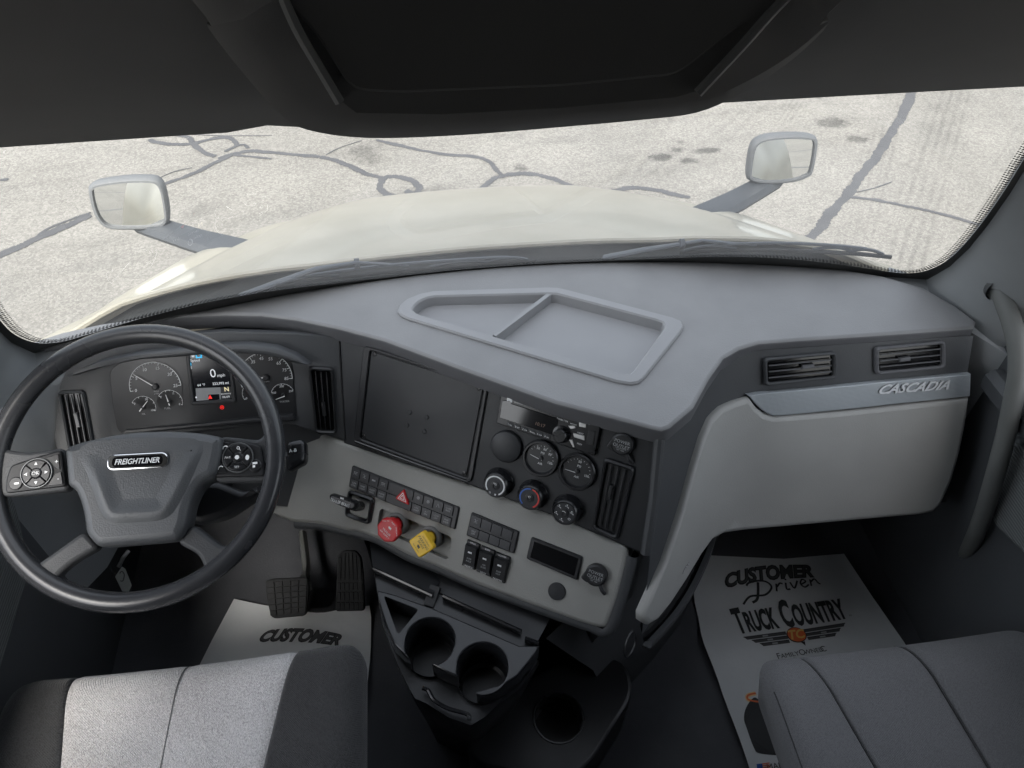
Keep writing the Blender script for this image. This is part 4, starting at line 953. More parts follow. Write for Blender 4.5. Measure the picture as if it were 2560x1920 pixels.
# grey switch shelf
GX = lambda *p: PG.st(*p)
c5 = lambda x, y: (820+x/3.814, 1140+y/3.814)
gp = [(480, 1100), (540, 1072), (640, 1058), (735, 1048), (790, 1072), (866, 1106), (1000, 1152), (1170, 1207), (1400, 1292), (1570, 1366), (1568, 1400), (1545, 1490), (1516, 1572), (1470, 1562), (1340, 1516), (1200, 1464), (1100, 1420), (1020, 1388), (940, 1345), (890, 1328), (870, 1328), (800, 1310), (735, 1306), (690, 1290), (600, 1240), (500, 1200)]
rec = round_poly(PXS(PG, [c5(*p) for p in [(508, 488), (1192, 768), (1155, 992), (475, 684)]]), .010)
q = MB(); q.slab(PG, round_poly(PXS(PG, gp), .012), -.03, .005, .009, 0, holes=[rec], steps=4); shelf = q.build('switch_shelf', 'grey_panel', dash, smooth=45, label='grey slanted shelf carrying the switches')
q = MB(); q.cap(PG, ccw(rec), -.008, 0); q.build('valve_recess', 'grey_panel', shelf)
# black rolled edge under the shelf
lowp = [(735, 1306), (800, 1311), (870, 1328), (940, 1345), (1020, 1389), (1100, 1421), (1200, 1465), (1340, 1517), (1470, 1563), (1516, 1573), (1545, 1490), (1572, 1390)]
E0 = cat_rom([PG.pos(*GX(*p), -.004) for p in lowp], 5)
q = MB(); R = []
for i, p in enumerate(E0):
    t = unit(E0[min(i+1, len(E0)-1)]-E0[max(i-1, 0)]); o = unit(np.cross(t, PG.n))
    R.append([p+o*x+PG.n*z for x, z in [(-.004, .004), (.004, .006), (.012, .002), (.016, -.010), (.014, -.030), (-.004, -.05)]])
q.loft(R, 0, closed=False); q.f = [f_[::-1] for f_ in q.f]; q.build('rolled_edge', 'dash_dark', dash, smooth=60)
q = MB(); q.loft([[PG.pos(*GX(*p), -.004) for p in [(480, 1100), (500, 1200), (600, 1240), (690, 1290), (735, 1306)]], [PG.pos(*GX(*p), -.004)+np.array([0, .02, -.03]) for p in [(480, 1100), (500, 1200), (600, 1240), (690, 1290), (735, 1306)]]], 0, closed=False); q.build('knee_edge', 'dash_dark', dash)
def legend(q, S, c, t, mat=1, h=.0072):
    L_ = t.split('|'); n = len(L_)
    for i, s_ in enumerate(L_): q.text(S, s_, (c[0], c[1]+.0024*(n-1-2*i)), .0031, mat, h)
def icon(q, S, c, k, mat, h):
    x, y = c
    if k == 'lamp': q.stroke(S, [(x-.004, y+.002), (x+.004, y+.002), (x+.0022, y-.0008), (x-.0022, y-.0008), (x-.004, y+.002)], .0008, mat, h); [q.bar2(S, (x+d*.003, y-.0018), (x+d*.0042, y-.0036), .0006, mat, h) for d in (-1, 0, 1)]
    elif k == 'truck': q.flat(S, [(x-.004, y-.002), (x+.001, y-.002), (x+.001, y+.001), (x-.004, y+.001)], mat, h); q.flat(S, [(x+.0014, y-.002), (x+.004, y-.002), (x+.003, y+.0014), (x+.0014, y+.0014)], mat, h)
    elif k == 'ring': q.flat(S, circle(.0030, 16, x, y), mat, h, holes=[circle(.0022, 14, x, y)]); q.flat(S, circle(.0012, 10, x, y), mat, h)
    elif k == 'slash': q.stroke(S, [(x-.003, y-.0035), (x-.001, y+.0035), (x+.003, y-.003)], .0007, mat, h)
    elif k == 'fan': q.stroke(S, [(x-.0035, y+.003), (x-.0015, y+.0035), (x+.001, y-.003), (x+.0035, y-.0025)], .0008, mat, h); q.bar2(S, (x+.003, y+.003), (x-.003, y-.003), .0006, mat, h)
bank = [c5(*p) for p in [(252, 84), (1268, 482), (1226, 692), (218, 288)]]; f = quad(PG, bank)
q = MB(); q.slab(PG, round_poly([f(0, 0), f(1, 0), f(1, 1), f(0, 1)], .003), .002, .010, .002); bk = q.build('switch_bank', 'black', dash, label='long two-row bank of black push buttons with a red hazard switch')
cols = [.012, .092, .182, .272, .360]; cols2 = [.600, .690, .780, .872, .962]
top = ['lamp', 'fan', 'truck', 'lamp']; bot = ['SLPR|CTRL', 'AMBT|LIGHT', 'FOOT|WELL', 'DOME|LIGHT']; top2 = ['ring', 'ring', 'slash', 'OVER|RIDE']; bot2 = ['UTIL|LIGHT', 'A/C|BRK', 'LDW|OFF', 'ENG|SHDN']
def push(parent, f, a0, a1, b0, b1, lab, h0=.009, h1=.0125):
    q = MB(); e = .0035; q.slab(PG, [f(a0+e, b0), f(a1-e, b0), f(a1-e, b1), f(a0+e, b1)], h0, h1, .0009); c = f((a0+a1)/2, (b0+b1)/2)
    if lab:
        if lab in ('lamp', 'fan', 'truck', 'ring', 'slash'): icon(q, PG, c, lab, 1, h1+.0004)
        else: legend(q, PG, c, lab, 1, h1+.0004)
    return q.build('push_button', ['button', 'grey_print'], parent)
for k in range(4):
    push(bk, f, cols[k], cols[k+1], .04, .46, top[k]); push(bk, f, cols[k], cols[k+1], .56, .96, bot[k])
    push(bk, f, cols2[k], cols2[k+1], .04, .46, top2[k]); push(bk, f, cols2[k], cols2[k+1], .56, .96, bot2[k])
push(bk, f, .362, .598, .04, .46, ''); push(bk, f, .362, .598, .56, .96, '')
hz = [GX(*c5(*p)) for p in [(645, 405), (725, 318), (772, 468)]]
S_h = PG.raised(.014); hz = [S_h.st(*c5(*p)) for p in [(640, 405), (726, 312), (776, 470)]]; cc = np.mean(hz, axis=0)
q = MB(); q.slab(PG, round_poly(hz, .004), .010, .0165, .0018); hzb = q
sc_ = lambda k: [tuple(cc+(np.array(p)-cc)*k) for p in hz]
hzb.flat(PG, round_poly(sc_(.62), .001), 1, .0169, holes=[round_poly(sc_(.50), .001)]); hzb.flat(PG, round_poly(sc_(.34), .0005), 1, .0169, holes=[sc_(.22)])
hzb.build('hazard_switch', ['red', 'white_print'], bk, label='red triangular hazard light switch')
b2 = [c5(*p) for p in [(1383, 527), (1833, 712), (1786, 922), (1333, 748)]]; f = quad(PG, b2)
q = MB(); q.slab(PG, round_poly([f(0, 0), f(1, 0), f(1, 1), f(0, 1)], .003), .002, .010, .002); bk2 = q.build('switch_bank', 'black', dash, label='short bank of eight mostly blank buttons')
for k in range(4):
    a0, a1 = .03+.218*k, .03+.218*(k+1); push(bk2, f, a0, a1, .06, .46, 'fan' if k == 0 else ''); push(bk2, f, a0, a1, .56, .94, 'IDLE|OFF' if k == 0 else '')
for px, tt, mid, bb in (([(1318, 800), (1442, 850), (1392, 1098), (1265, 1047)], 'LOCK', 'INTR|AXLE', 'UNLOCK'), ([(1452, 858), (1586, 912), (1538, 1162), (1402, 1104)], 'SLIDE', 'AIR|SLIDE', 'LOCK'), ([(1592, 920), (1732, 975), (1676, 1226), (1542, 1168)], 'LOWER', 'SUSP|HGT', 'NORMAL')):
    Sr = PG.raised(.014); P = [np.array(Sr.st(*c5(*p))) for p in px]; f = (lambda P: (lambda a, b: tuple((P[0]*(1-a)+P[1]*a)*(1-b)+(P[3]*(1-a)+P[2]*a)*b)))(P)
    q = MB(); q.slab(PG, round_poly([f(0, 0), f(1, 0), f(1, 1), f(0, 1)], .002), .002, .010, .002); q.text(PG, tt, f(.5, .055), .0032, 1, .0103); q.text(PG, bb, f(.5, .95), .0032, 1, .0103); rs = q.build('rocker_switch', ['black', 'white_print'], dash)
    q = MB(); A = [f(.04, .12), f(.96, .12), f(.96, .88), f(.04, .88)]
    q.add([PG.pos(*A[0], .009), PG.pos(*A[1], .009), PG.pos(*A[2], .009), PG.pos(*A[3], .009), PG.pos(*f(.08, .15), .020), PG.pos(*f(.92, .15), .020), PG.pos(*f(.92, .86), .0135), PG.pos(*f(.08, .86), .0135)], [(0, 4, 5, 1), (1, 5, 6, 2), (2, 6, 7, 3), (3, 7, 4, 0), (7, 6, 5, 4)])
    icon(q, PG, f(.5, .36), 'truck', 1, .0186); legend(q, PG, f(.5, .66), mid, 2, .0162); q.build('rocker', ['black', 'white_print', 'grey_print'], rs, smooth=0)
dd = [c4(*p) for p in [(1428, 1190), (1700, 1296), (1672, 1422), (1400, 1305)]]; f = quad(PG, dd)
q = MB(); q.slab(PG, round_poly([f(0, 0), f(1, 0), f(1, 1), f(0, 1)], .004), .002, .010, .003); hh_ = q.build('small_display', 'black', dash, label='small dark rectangular display on the grey shelf')
q = MB(); q.slab(PG, [f(.07, .12), f(.93, .12), f(.93, .86), f(.07, .86)], .009, .0106, .0004); q.build('display_glass', 'screen_dark', hh_)
outlet(PG, PG.raised(.012).st(1490, 1438), 0, .004)
q = MB(); q.lathe(PG.at(*GX(1394, 1476), .004), [(.0165, 0), (.0165, .003), (.0155, .0045), (.001, .0050)], 32); q.build('round_plug', 'stack', dash)
# trailer brake
hb = round_poly(PXS(PG.raised(.008), [c5(*p) for p in [(196, 318), (448, 402), (402, 658), (158, 572)]]), .010); ctr_ = np.mean(hb, axis=0)
hin = [tuple(ctr_+(np.array(p)-ctr_)*.72) for p in hb]
q = MB(); q.ring(PG, hb, hin, .003, .014, .004); q.loft([[PG.pos(a, b, .006) for a, b in ccw(hin)[::-1]], [PG.pos(a, b, -.02) for a, b in inset(ccw(hin), .004)[::-1]]]); q.cap(PG, inset(ccw(hin), .004), -.02, 0); tb = q.build('trailer_brake', 'black_smooth', dash, label='black trailer brake hand lever with white lettering')
SL = PG.raised(.050); pt = lambda x, y: SL.st(*c5(x, y))
lev = ccw(cat_rom([pt(*p) for p in [(14, 380), (40, 362), (120, 385), (200, 412), (260, 440), (268, 480), (235, 512), (150, 490), (70, 455), (22, 415)]], 4, True))
q = MB(); q.slab(PG, lev, .042, .052, .004, 0, back=True)
a, b_ = np.array(pt(30, 410)), np.array(pt(212, 478)); an = math.atan2(b_[1]-a[1], b_[0]-a[0]); q.text(PG, 'TRAILER BRAKE', tuple((a+b_)/2), .0062, 1, .0526, ang=an, width=np.linalg.norm(b_-a), bold=.01); icon(q, PG, pt(140, 400), 'truck', 1, .0526)
q.tube([PG.pos(*pt(235, 470), .045), PG.pos(*((np.array(pt(235, 470))+ctr_)/2), .03), PG.pos(*ctr_, -.01)], [.011, .010, .009], 10, 0); q.build('lever', ['black_smooth', 'white_print'], tb)
# brake valve knobs
def valve(cpx, hpx, h, outline, mat, txt, lab, rot):
    c = np.array(GX(*c5(*cpx))); hc = np.array(PG.raised(h).st(*c5(*hpx)))
    q = MB(); q.lathe(PG.at(*c, -.008), [(.024, 0), (.023, .010), (.0205, .018), (.0175, .020), (.0165, .012)], 28); q.build('valve_collar', 'collar', dash)
    q = MB(); S = PG.at(*hc, 0, rot); q.tube([PG.pos(*c, -.004), PG.pos(*((c+hc)/2), h*.5), PG.pos(*hc, h-.004)], [.0125, .0120, .0130], 18, 0)
    q.slab(S, outline, h-.006, h+.006, .003, 0, back=True)
    for (t, x, y, sz, ang) in txt: q.text(S, t, (x, y), sz, 1, h+.0064, ang=ang)
    q.flat(S, rrect(.0070, .0032, .0008, 0, .0065 if mat == 'red' else -.006), 1, h+.0064); q.flat(S, [(-.002, .004 if mat == 'red' else -.009), (.004, .004 if mat == 'red' else -.009), (.004, .0052 if mat == 'red' else -.0078), (-.002, .0052 if mat == 'red' else -.0078)], 1, h+.0064)
    q.build('valve_knob', [mat, 'white_print' if mat == 'red' else 'ink'], dash, label=lab)
oct_ = round_poly([(.0245*math.cos(rad(22.5+45*i)), .0245*math.sin(rad(22.5+45*i))) for i in range(8)], .0022, 3)
valve((665, 640), (585, 702), .046, oct_, 'red', [('TRAILER', .0, -.0045, .0040, 0), ('AIR SUPPLY', 0, -.0105, .0034, 0), ('PULL TO', -.0150, .0105, .0026, rad(45)), ('EVACUATE', .0150, .0105, .0024, rad(-45)), ('PUSH', 0, .0175, .0026, 0)], 'red eight-sided trailer air knob', rad(-25))
dia_ = round_poly([(.0225, 0), (0, .0225), (-.0225, 0), (0, -.0225)], .005, 4)
valve((982, 768), (900, 838), .046, [(x*1.22*math.cos(rad(45))-y*1.22*math.sin(rad(45)), x*1.22*math.sin(rad(45))+y*1.22*math.cos(rad(45))) for x, y in dia_], 'yellow', [('PARKING', 0, .006, .0052, 0), ('BRAKE', 0, 0, .0042, 0), ('PUSH TO RELEASE', 0, .0125, .0020, 0), ('PULL TO APPLY', 0, -.0125, .0020, 0)], 'yellow diamond parking brake knob', rad(-38))

# passenger face
q = MB(); R = []
for z in (1.992, 1.95, 1.88, 1.80, 1.72, 1.665): R.append([WP.pos(a, z) for a in np.linspace(-.004, WP.s[-1]-.012, 46)])
q.loft(R[::-1], 0, closed=False); q.build('passenger_face', 'dash_dark', dash, smooth=60)
q = MB(); q.loft([[WP.pos(a, 1.665) for a in np.linspace(.24, WP.s[-1]-.012, 20)], [WP.pos(a, 1.665)+np.array([0, .05, -.03]) for a in np.linspace(.24, WP.s[-1]-.012, 20)], [WP.pos(a, 1.665)+np.array([0, .40, -.02]) for a in np.linspace(.24, WP.s[-1]-.012, 20)]], 0, closed=False); q.build('under_face', 'dash_dark', dash)
gb = [(2414, 990), (2405, 1060), (2392, 1125), (2372, 1195), (2345, 1255), (2325, 1274), (2290, 1281), (2150, 1293), (1960, 1310), (1850, 1320), (1800, 1328), (1768, 1345), (1738, 1385), (1700, 1448), (1660, 1508), (1630, 1545), (1608, 1558), (1594, 1548), (1594, 1528), (1620, 1470), (1650, 1400), (1690, 1280), (1722, 1165), (1745, 1090), (1765, 1045), (1795, 1015), (1830, 1000), (1866, 990), (1885, 1015), (1905, 1030), (1930, 1037), (2100, 1023), (2250, 1007)]
q = MB(); q.slab(WP, PXS(WP, gb), -.004, .014, .009, 0, grid=.02, steps=3); gl = q.build('glove_box', 'glove', dash, smooth=50, label='big light grey glove box lid with a tail curving down the centre tower')
tp = cat_rom(PXS(WP, [(1863, 984), (1960, 973), (2100, 960), (2250, 945), (2418, 930)]), 3)+PXS(WP, [(2416, 986)])+cat_rom(PXS(WP, [(2250, 1003), (2100, 1019), (1950, 1033), (1922, 1032), (1900, 1021), (1880, 1003)]), 3)
q = MB(); q.slab(WP, tp, -.004, .012, .002, 0, grid=.015); tm = q.build('trim_strip', 'carbon', dash, label='silver woven-look trim strip with chrome lettering')
q = MB(); c5b = lambda x, y: (1820+x/3.568, 820+y/3.568)
a, b_ = np.array(WP.st(*c5b(1315, 525))), np.array(WP.st(*c5b(1935, 480)))
ltr = 'CASCADIA'
V_, F_, x0, x1, y0, y1 = text_shape(ltr, .5, .028)
S_t = WP; kx = np.linalg.norm(b_-a)/(x1-x0); ky = .0170/.73
for hh2, mt in ((.0152, 0),):
    W = [WP.pos(*(a+(b_-a)*((x-x0)/(x1-x0))+np.array([0, 1])*(y*ky-.0085)), hh2) for x, y in V_]; W0 = [WP.pos(*(a+(b_-a)*((x-x0)/(x1-x0))+np.array([0, 1])*(y*ky-.0085)), .0118) for x, y in V_]
    q.add(W, F_, 0); ed = {}
    for f_ in F_:
        for i in range(len(f_)): e = (f_[i-1], f_[i]); ed[e] = ed.get(e, 0)+1
    n = len(W); q.add(W+W0, [(e[0]+n, e[1]+n, e[1], e[0]) for e in ed if (e[1], e[0]) not in ed], 1)
q.build('chrome_lettering', ['silver_letter', 'satin'], tm, smooth=0)
vent(WP, [c5b(*p) for p in [(305, 262), (957, 203), (957, 438), (310, 507)]], False, 3, ((.52, .44), (.68, .43)), 'dash_dark', hb=.0, slat_mat='pad_edge')
vent(WP, [c5b(*p) for p in [(1298, 166), (1918, 106), (1922, 348), (1298, 408)]], False, 3, ((.34, .52), (.49, .51)), 'pad_edge', hb=.0, slat_mat='pad_edge')
# open pocket beneath the lid's tail
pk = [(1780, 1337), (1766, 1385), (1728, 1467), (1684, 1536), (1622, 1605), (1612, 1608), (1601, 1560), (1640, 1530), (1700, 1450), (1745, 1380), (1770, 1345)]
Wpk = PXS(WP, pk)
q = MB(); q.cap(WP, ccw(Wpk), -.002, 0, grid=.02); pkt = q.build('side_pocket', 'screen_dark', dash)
q = MB(); q.sweep(cat_rom([WP.pos(*WP.st(*p), .004) for p in pk[:6]], 5), [(-.006, -.006), (.006, -.006), (.006, .008), (-.004, .010)], (0, 0, 1)); q.build('pocket_rim', 'dash_dark', pkt)
zz = [WP.st(1640+x/16.6, 1360+y/16.6) for x, y in [(815, 1130), (870, 960), (905, 900), (930, 860), (965, 860), (985, 790), (1015, 740), (1045, 770), (1085, 620)]]
q = MB(); q.stroke(WP, zz, .0022, 0, .0150); q.stroke(WP, [(a_+.0016, b_-.0004) for a_, b_ in zz], .0010, 1, .0154); q.build('chrome_lettering_end', ['ink', 'silver_letter'], gl)
ov = ccw(cat_rom([WP.st(900+x/2.765, 1400+y/2.765) for x, y in [(1885, 480), (1905, 530), (1895, 590), (1865, 650), (1830, 675), (1825, 620), (1845, 540)]], 4, True))
q = MB(); q.ring(WP, ov, inset(ov, .0022), .0, .003, .0008); q.build('oval_cover', 'black', dash)

# ------------------------------------------------------------------ centre console with cup holders
cons = thing('centre_console', 'glossy black cup holder console below the grey switch shelf', 'console', (-.12, .70, FLOOR))
cc1 = lambda x, y: (900+x/2.765, 1400+y/2.765)
ZK = 1.66; K = ZUP(ZK); kx_ = lambda x, y: np.array(K.st(*cc1(x, y)))
c_a, c_b = kx_(482, 562), kx_(846, 742); ra, rb = np.linalg.norm(kx_(655, 560)-kx_(310, 560))/2, np.linalg.norm(kx_(1024, 742)-kx_(668, 742))/2
def arc_between(c, r, p, qv, cw):
    a0 = math.atan2(p[1]-c[1], p[0]-c[0]); a1 = math.atan2(qv[1]-c[1], qv[0]-c[0])
    if cw and a1 > a0: a1 -= 2*math.pi
    if not cw and a1 < a0: a1 += 2*math.pi
    return [(c[0]+r*math.cos(a0+(a1-a0)*i/26), c[1]+r*math.sin(a0+(a1-a0)*i/26)) for i in range(27)]
outer_r = [tuple(kx_(*p)) for p in [(1240, 590), (1180, 690), (1090, 800), (960, 885), (880, 908), (806, 918)]]
tong = [tuple(kx_(*p)) for p in [(682, 806), (600, 775), (498, 716)]]
left_ = [tuple(kx_(*p)) for p in [(346, 686), (300, 650), (230, 570), (180, 455), (140, 330), (115, 205)]]
back_ = [tuple(kx_(*p)) for p in [(240, 238), (500, 330), (800, 460), (1100, 590)]]
deck = outer_r+arc_between(c_b, rb, outer_r[-1], tong[0], False)[1:-1]+tong+arc_between(c_a, ra, tong[-1], left_[0], False)[1:-1]+left_+back_
tri = round_poly([tuple(kx_(*p)) for p in [(162, 245), (408, 342), (262, 520)]], .008)
q = MB(); q.slab(K, deck, -.05, 0, .003, 0, holes=[tri], steps=2); q.build('cup_deck', 'gloss', cons, smooth=40)
for c, r, dpt in ((c_a, ra, .085), (c_b, rb, .085)):
    q = MB(); q.loft([[K.pos(x, y, h) for x, y in circle(rr, 36, *c)][::-1] for rr, h in ((r*1.02, -.045), (r*.97, -dpt), (r*.85, -dpt-.004))], 0); q.cap(K, circle(r*.86, 36, *c), -dpt-.004, 0); q.build('cup_well', 'black', cons)
body = [tuple(kx_(*p)) for p in [(1240, 600), (1180, 700), (1090, 815), (960, 905), (860, 1000), (760, 1060), (600, 1005), (440, 905), (360, 870), (300, 760), (220, 590), (170, 450), (130, 330), (110, 205), (500, 320), (1100, 590)]]
q = MB(); cb_ = np.mean(body, axis=0); R = []
for h, k in ((-.055, 1.), (-.07, 1.01), (-.16, .93), (-.30, .80), (-.423, .72)): R.append([K.pos(*(cb_+(np.array(p)-cb_)*k+np.array([.0, .12*(1-k)])), h) for p in ccw(body)])
q.loft(R[::-1], 0); q.f = [f_[::-1] for f_ in q.f]; q.cap(K, [(tuple(cb_+(np.array(p)-cb_))) for p in ccw(body)], -.056, 0, [circle(ra*1.0, 30, *c_a), circle(rb*1.0, 30, *c_b)]); q.build('console_body', 'black', cons, smooth=50)
q = MB(); q.tube(cat_rom([K.pos(*kx_(*p), -.04) for p in [(420, 822), (460, 840), (500, 905), (600, 965), (735, 1005), (748, 1045)]], 5), .004, 8); q.build('front_lip', 'gloss', cons)
# rear shelf, two bright edges
q = MB(); q.slab(K, [tuple(kx_(*p)) for p in [(90, 60), (520, 200), (1160, 440), (1240, 585), (1100, 590), (500, 322), (110, 205)]], -.06, -.012, .002); q.build('rear_shelf', 'black_smooth', cons)
for pa, pb in (((92, 62), (500, 250)), ((574, 252), (1116, 496)), ((1142, 542), (1238, 580))):
    A, B = K.pos(*kx_(*pa), .004), K.pos(*kx_(*pb), .004); q = MB(); q.sweep([A, B], [(-.003, -.03), (.003, -.03), (.003, .0), (0, .002), (-.003, 0)], (0, 0, 1)); q.build('shelf_rail', 'gloss', cons)
und = lambda u, v: PG.pos(*GX(u, v), -.032)
A, B = K.pos(*kx_(92, 62), .004), K.pos(*kx_(500, 250), .004)
q = MB(); q.loft([[A, (A+B)/2, B], [und(900, 1335)+np.array([0, .0, -.012]), und(1000, 1385)+np.array([0, 0, -.012]), und(1098, 1428)+np.array([0, 0, -.012])]], 0, closed=False); q.build('bin_front', 'stack', cons)
A, B = K.pos(*kx_(540, 200), -.012), K.pos(*kx_(1230, 540), -.012)
q = MB(); q.loft([[A, (A+B)/2, B], [und(1080, 1422)+np.array([0, .03, 0]), und(1220, 1478)+np.array([0, .03, 0]), und(1400, 1545)+np.array([0, .03, 0])]], 0, closed=False); q.build('bin_back', 'black', cons)
A = K.pos(*kx_(92, 62), .004); B = K.pos(*kx_(110, 205), -.05)
q = MB(); q.loft([[A, B, B+np.array([0, .02, -.37])], [und(880, 1330), A+np.array([.0, .10, -.08]), A+np.array([0, .12, -.42])]], 0, closed=False); q.build('left_cheek', 'black', cons)
q = MB(); A = K.pos(*kx_(520, 180), .0); q.sweep([A, K.pos(*kx_(470, 300), -.01)], [(-.010, -.05), (.010, -.05), (.010, .002), (-.010, .002)], (0, 0, 1)); q.build('partition', 'black', cons)
# low floor console with a third cup well
Zf = ZUP(1.40); zf = lambda x, y: np.array(Zf.st(*cc1(x, y))); cf = zf(1372, 1090); rf = np.linalg.norm(zf(1540, 1090)-zf(1205, 1090))/2
lowc = thing('floor_console', 'low black floor console with one round cup well', 'console', (cf[0], cf[1], FLOOR))
fp_ = round_poly([tuple(zf(*p)) for p in [(720, 1260), (900, 1000), (1200, 800), (1500, 640), (1840, 690), (1900, 920), (1600, 1400), (1450, 1520), (1100, 1480), (800, 1420)]], .05)
q = MB(); q.slab(Zf, fp_, -.16, 0, .008, 0, holes=[circle(rf, 40, *cf)]); q.build('housing', 'black', lowc, smooth=45)
q = MB(); q.lathe(Zf.at(*cf, 0), [(rf*1.05, 0), (rf*1.05, .003), (rf*.99, .003), (rf*.96, -.06)], 40); q.build('cup_well', 'black_smooth', lowc)
# the tunnel that carries the tower down to the floor on the passenger side
tun = [(1530, 1760), (1640, 1640), (1700, 1560), (1760, 1400), (1800, 1340)]
q = MB(); R = []
for u, v in tun: p = on_z(u, v, FLOOR); R.append([p+np.array([-.16, .02, .33]), p+np.array([-.06, .0, .20]), p+np.array([-.012, 0, .03]), p])
q.loft(R, 0, closed=False); tag(q.build('floor_tunnel', 'dash_dark', smooth=60), 'dark moulded tunnel side rising from the passenger floor to the tower', 'tunnel')

# ------------------------------------------------------------------ steering wheel
WC = np.array([-.639, .849, 1.995]); wt, ww = rad(60.5), rad(2.4)
PW = Plane(WC, (math.cos(ww), math.sin(ww), 0), (math.sin(ww)*math.cos(wt), -math.cos(ww)*math.cos(wt), math.sin(wt)))
sw = thing('steering_wheel', 'black four-spoke steering wheel with padded hub and oval chrome badge', 'steering wheel', WC-PW.n*.05)
c2 = lambda x, y: (x/2.183, 800+y/2.183)
WS = lambda S, pts: [S.st(*c2(*p)) for p in pts]
RR = .2215
q = MB(); ring_pts = [PW.pos(RR*math.cos(2*math.pi*i/96), RR*math.sin(2*math.pi*i/96)) for i in range(96)]
sec = [(.0165*math.cos(2*math.pi*k/14), .0185*math.sin(2*math.pi*k/14)) for k in range(14)]
q.sweep(ring_pts, sec, PW.n, closed=True); q.build('rim', 'wheel_rim', sw, smooth=60)
def spoke(name, px, h0, h1, bev, mat, sm=0):
    S = PW.raised(h1); P = [tuple(np.array(p)*min(1, (RR-.003)/max(math.hypot(*p), 1e-6))) for p in WS(S, px)]; P = ccw(cat_rom(P, sm, True)) if sm else round_poly(ccw(P), .010)
    q = MB(); q.slab(PW, P, h0, h1, bev, 0, back=True, steps=3); return q.build(name, mat, sw, smooth=50), P
spoke('spoke', [(-140, 745), (-60, 690), (60, 712), (150, 722), (345, 695), (375, 930), (20, 965), (-120, 960), (-150, 860)], -.014, .006, .006, 'spoke')
spoke('spoke', [(1200, 632), (1420, 655), (1490, 560), (1530, 620), (1560, 800), (1530, 900), (1450, 880), (1170, 885)], -.014, .006, .006, 'spoke')
spoke('spoke', [(455, 1150), (540, 1240), (400, 1320), (320, 1385), (285, 1465), (195, 1450), (118, 1362), (180, 1345), (245, 1300)], -.016, .006, .007, 'spoke')
spoke('spoke', [(1050, 1112), (1210, 1235), (1260, 1215), (1300, 1255), (1190, 1385), (1095, 1385), (1110, 1345), (1080, 1280), (960, 1215)], -.016, .006, .007, 'spoke')
q = MB(); q.lathe(PW.at(0, -.045, -.09), [(.055, -.05), (.062, .0), (.066, .05), (.05, .085)], 32); q.build('hub_core', 'black', sw)
_, hp_ = spoke('hub_pad', [(342, 690), (450, 655), (600, 622), (740, 605), (880, 600), (1000, 604), (1110, 614), (1214, 636), (1200, 740), (1170, 850), (1105, 880), (1062, 935), (1030, 1010), (1015, 1105), (975, 1198), (850, 1212), (690, 1225), (525, 1240), (480, 1195), (455, 1155), (450, 1090), (430, 1000), (405, 940), (385, 915), (360, 902), (350, 800)], -.02, .026, .014, 'wheel_pad')
S = PW.raised(.032)
shd = ccw(cat_rom(WS(S, [(470, 715), (600, 690), (780, 680), (950, 680), (1060, 695), (1030, 790), (985, 890), (930, 995), (890, 1042), (830, 1058), (700, 1065), (620, 1066), (580, 1030), (545, 940), (505, 820)]), 4, True))
q = MB(); R = []; tb_ = [p[1] for p in shd]; lo_, hi_ = min(tb_), max(tb_)
kf = lambda b: min(1, max(0, (hi_-.012-b)/((hi_-lo_)*.35)))
for ins, dh in [(-.012, -.0008), (-.006, .003), (.0, .0062), (.005, .0066), (.012, .0036), (.020, .0012), (.026, .0004)]: R.append([PW.pos(a, b, .0262+dh*kf(b)) for a, b in inset(shd, ins)])
q.loft(R, 0); q.cap(PW, inset(shd, .026), .0264, 0); q.build('airbag_cover', 'wheel_pad', sw, smooth=80)
# badge
Sb = PW.raised(.031); bc = np.array(Sb.st(*c2(750, 770))); be = np.array(Sb.st(*c2(900, 762))); ba = math.atan2(be[1]-bc[1], be[0]-bc[0]); SB = PW.at(*bc, .0266, ba)
oval = lambda w_, h_: rrect(w_, h_, h_/2*.98, n=8)
q = MB(); q.slab(SB, oval(.094, .0255), 0, .0045, .002, 0); q.flat(SB, oval(.078, .0165), 1, .0050); q.text(SB, 'FREIGHTLINER', (0, .0002), .0085, 2, .0056, shear=.25, bold=.02, width=.069); q.build('badge', ['chrome', 'screen_dark', 'silver_letter'], sw)
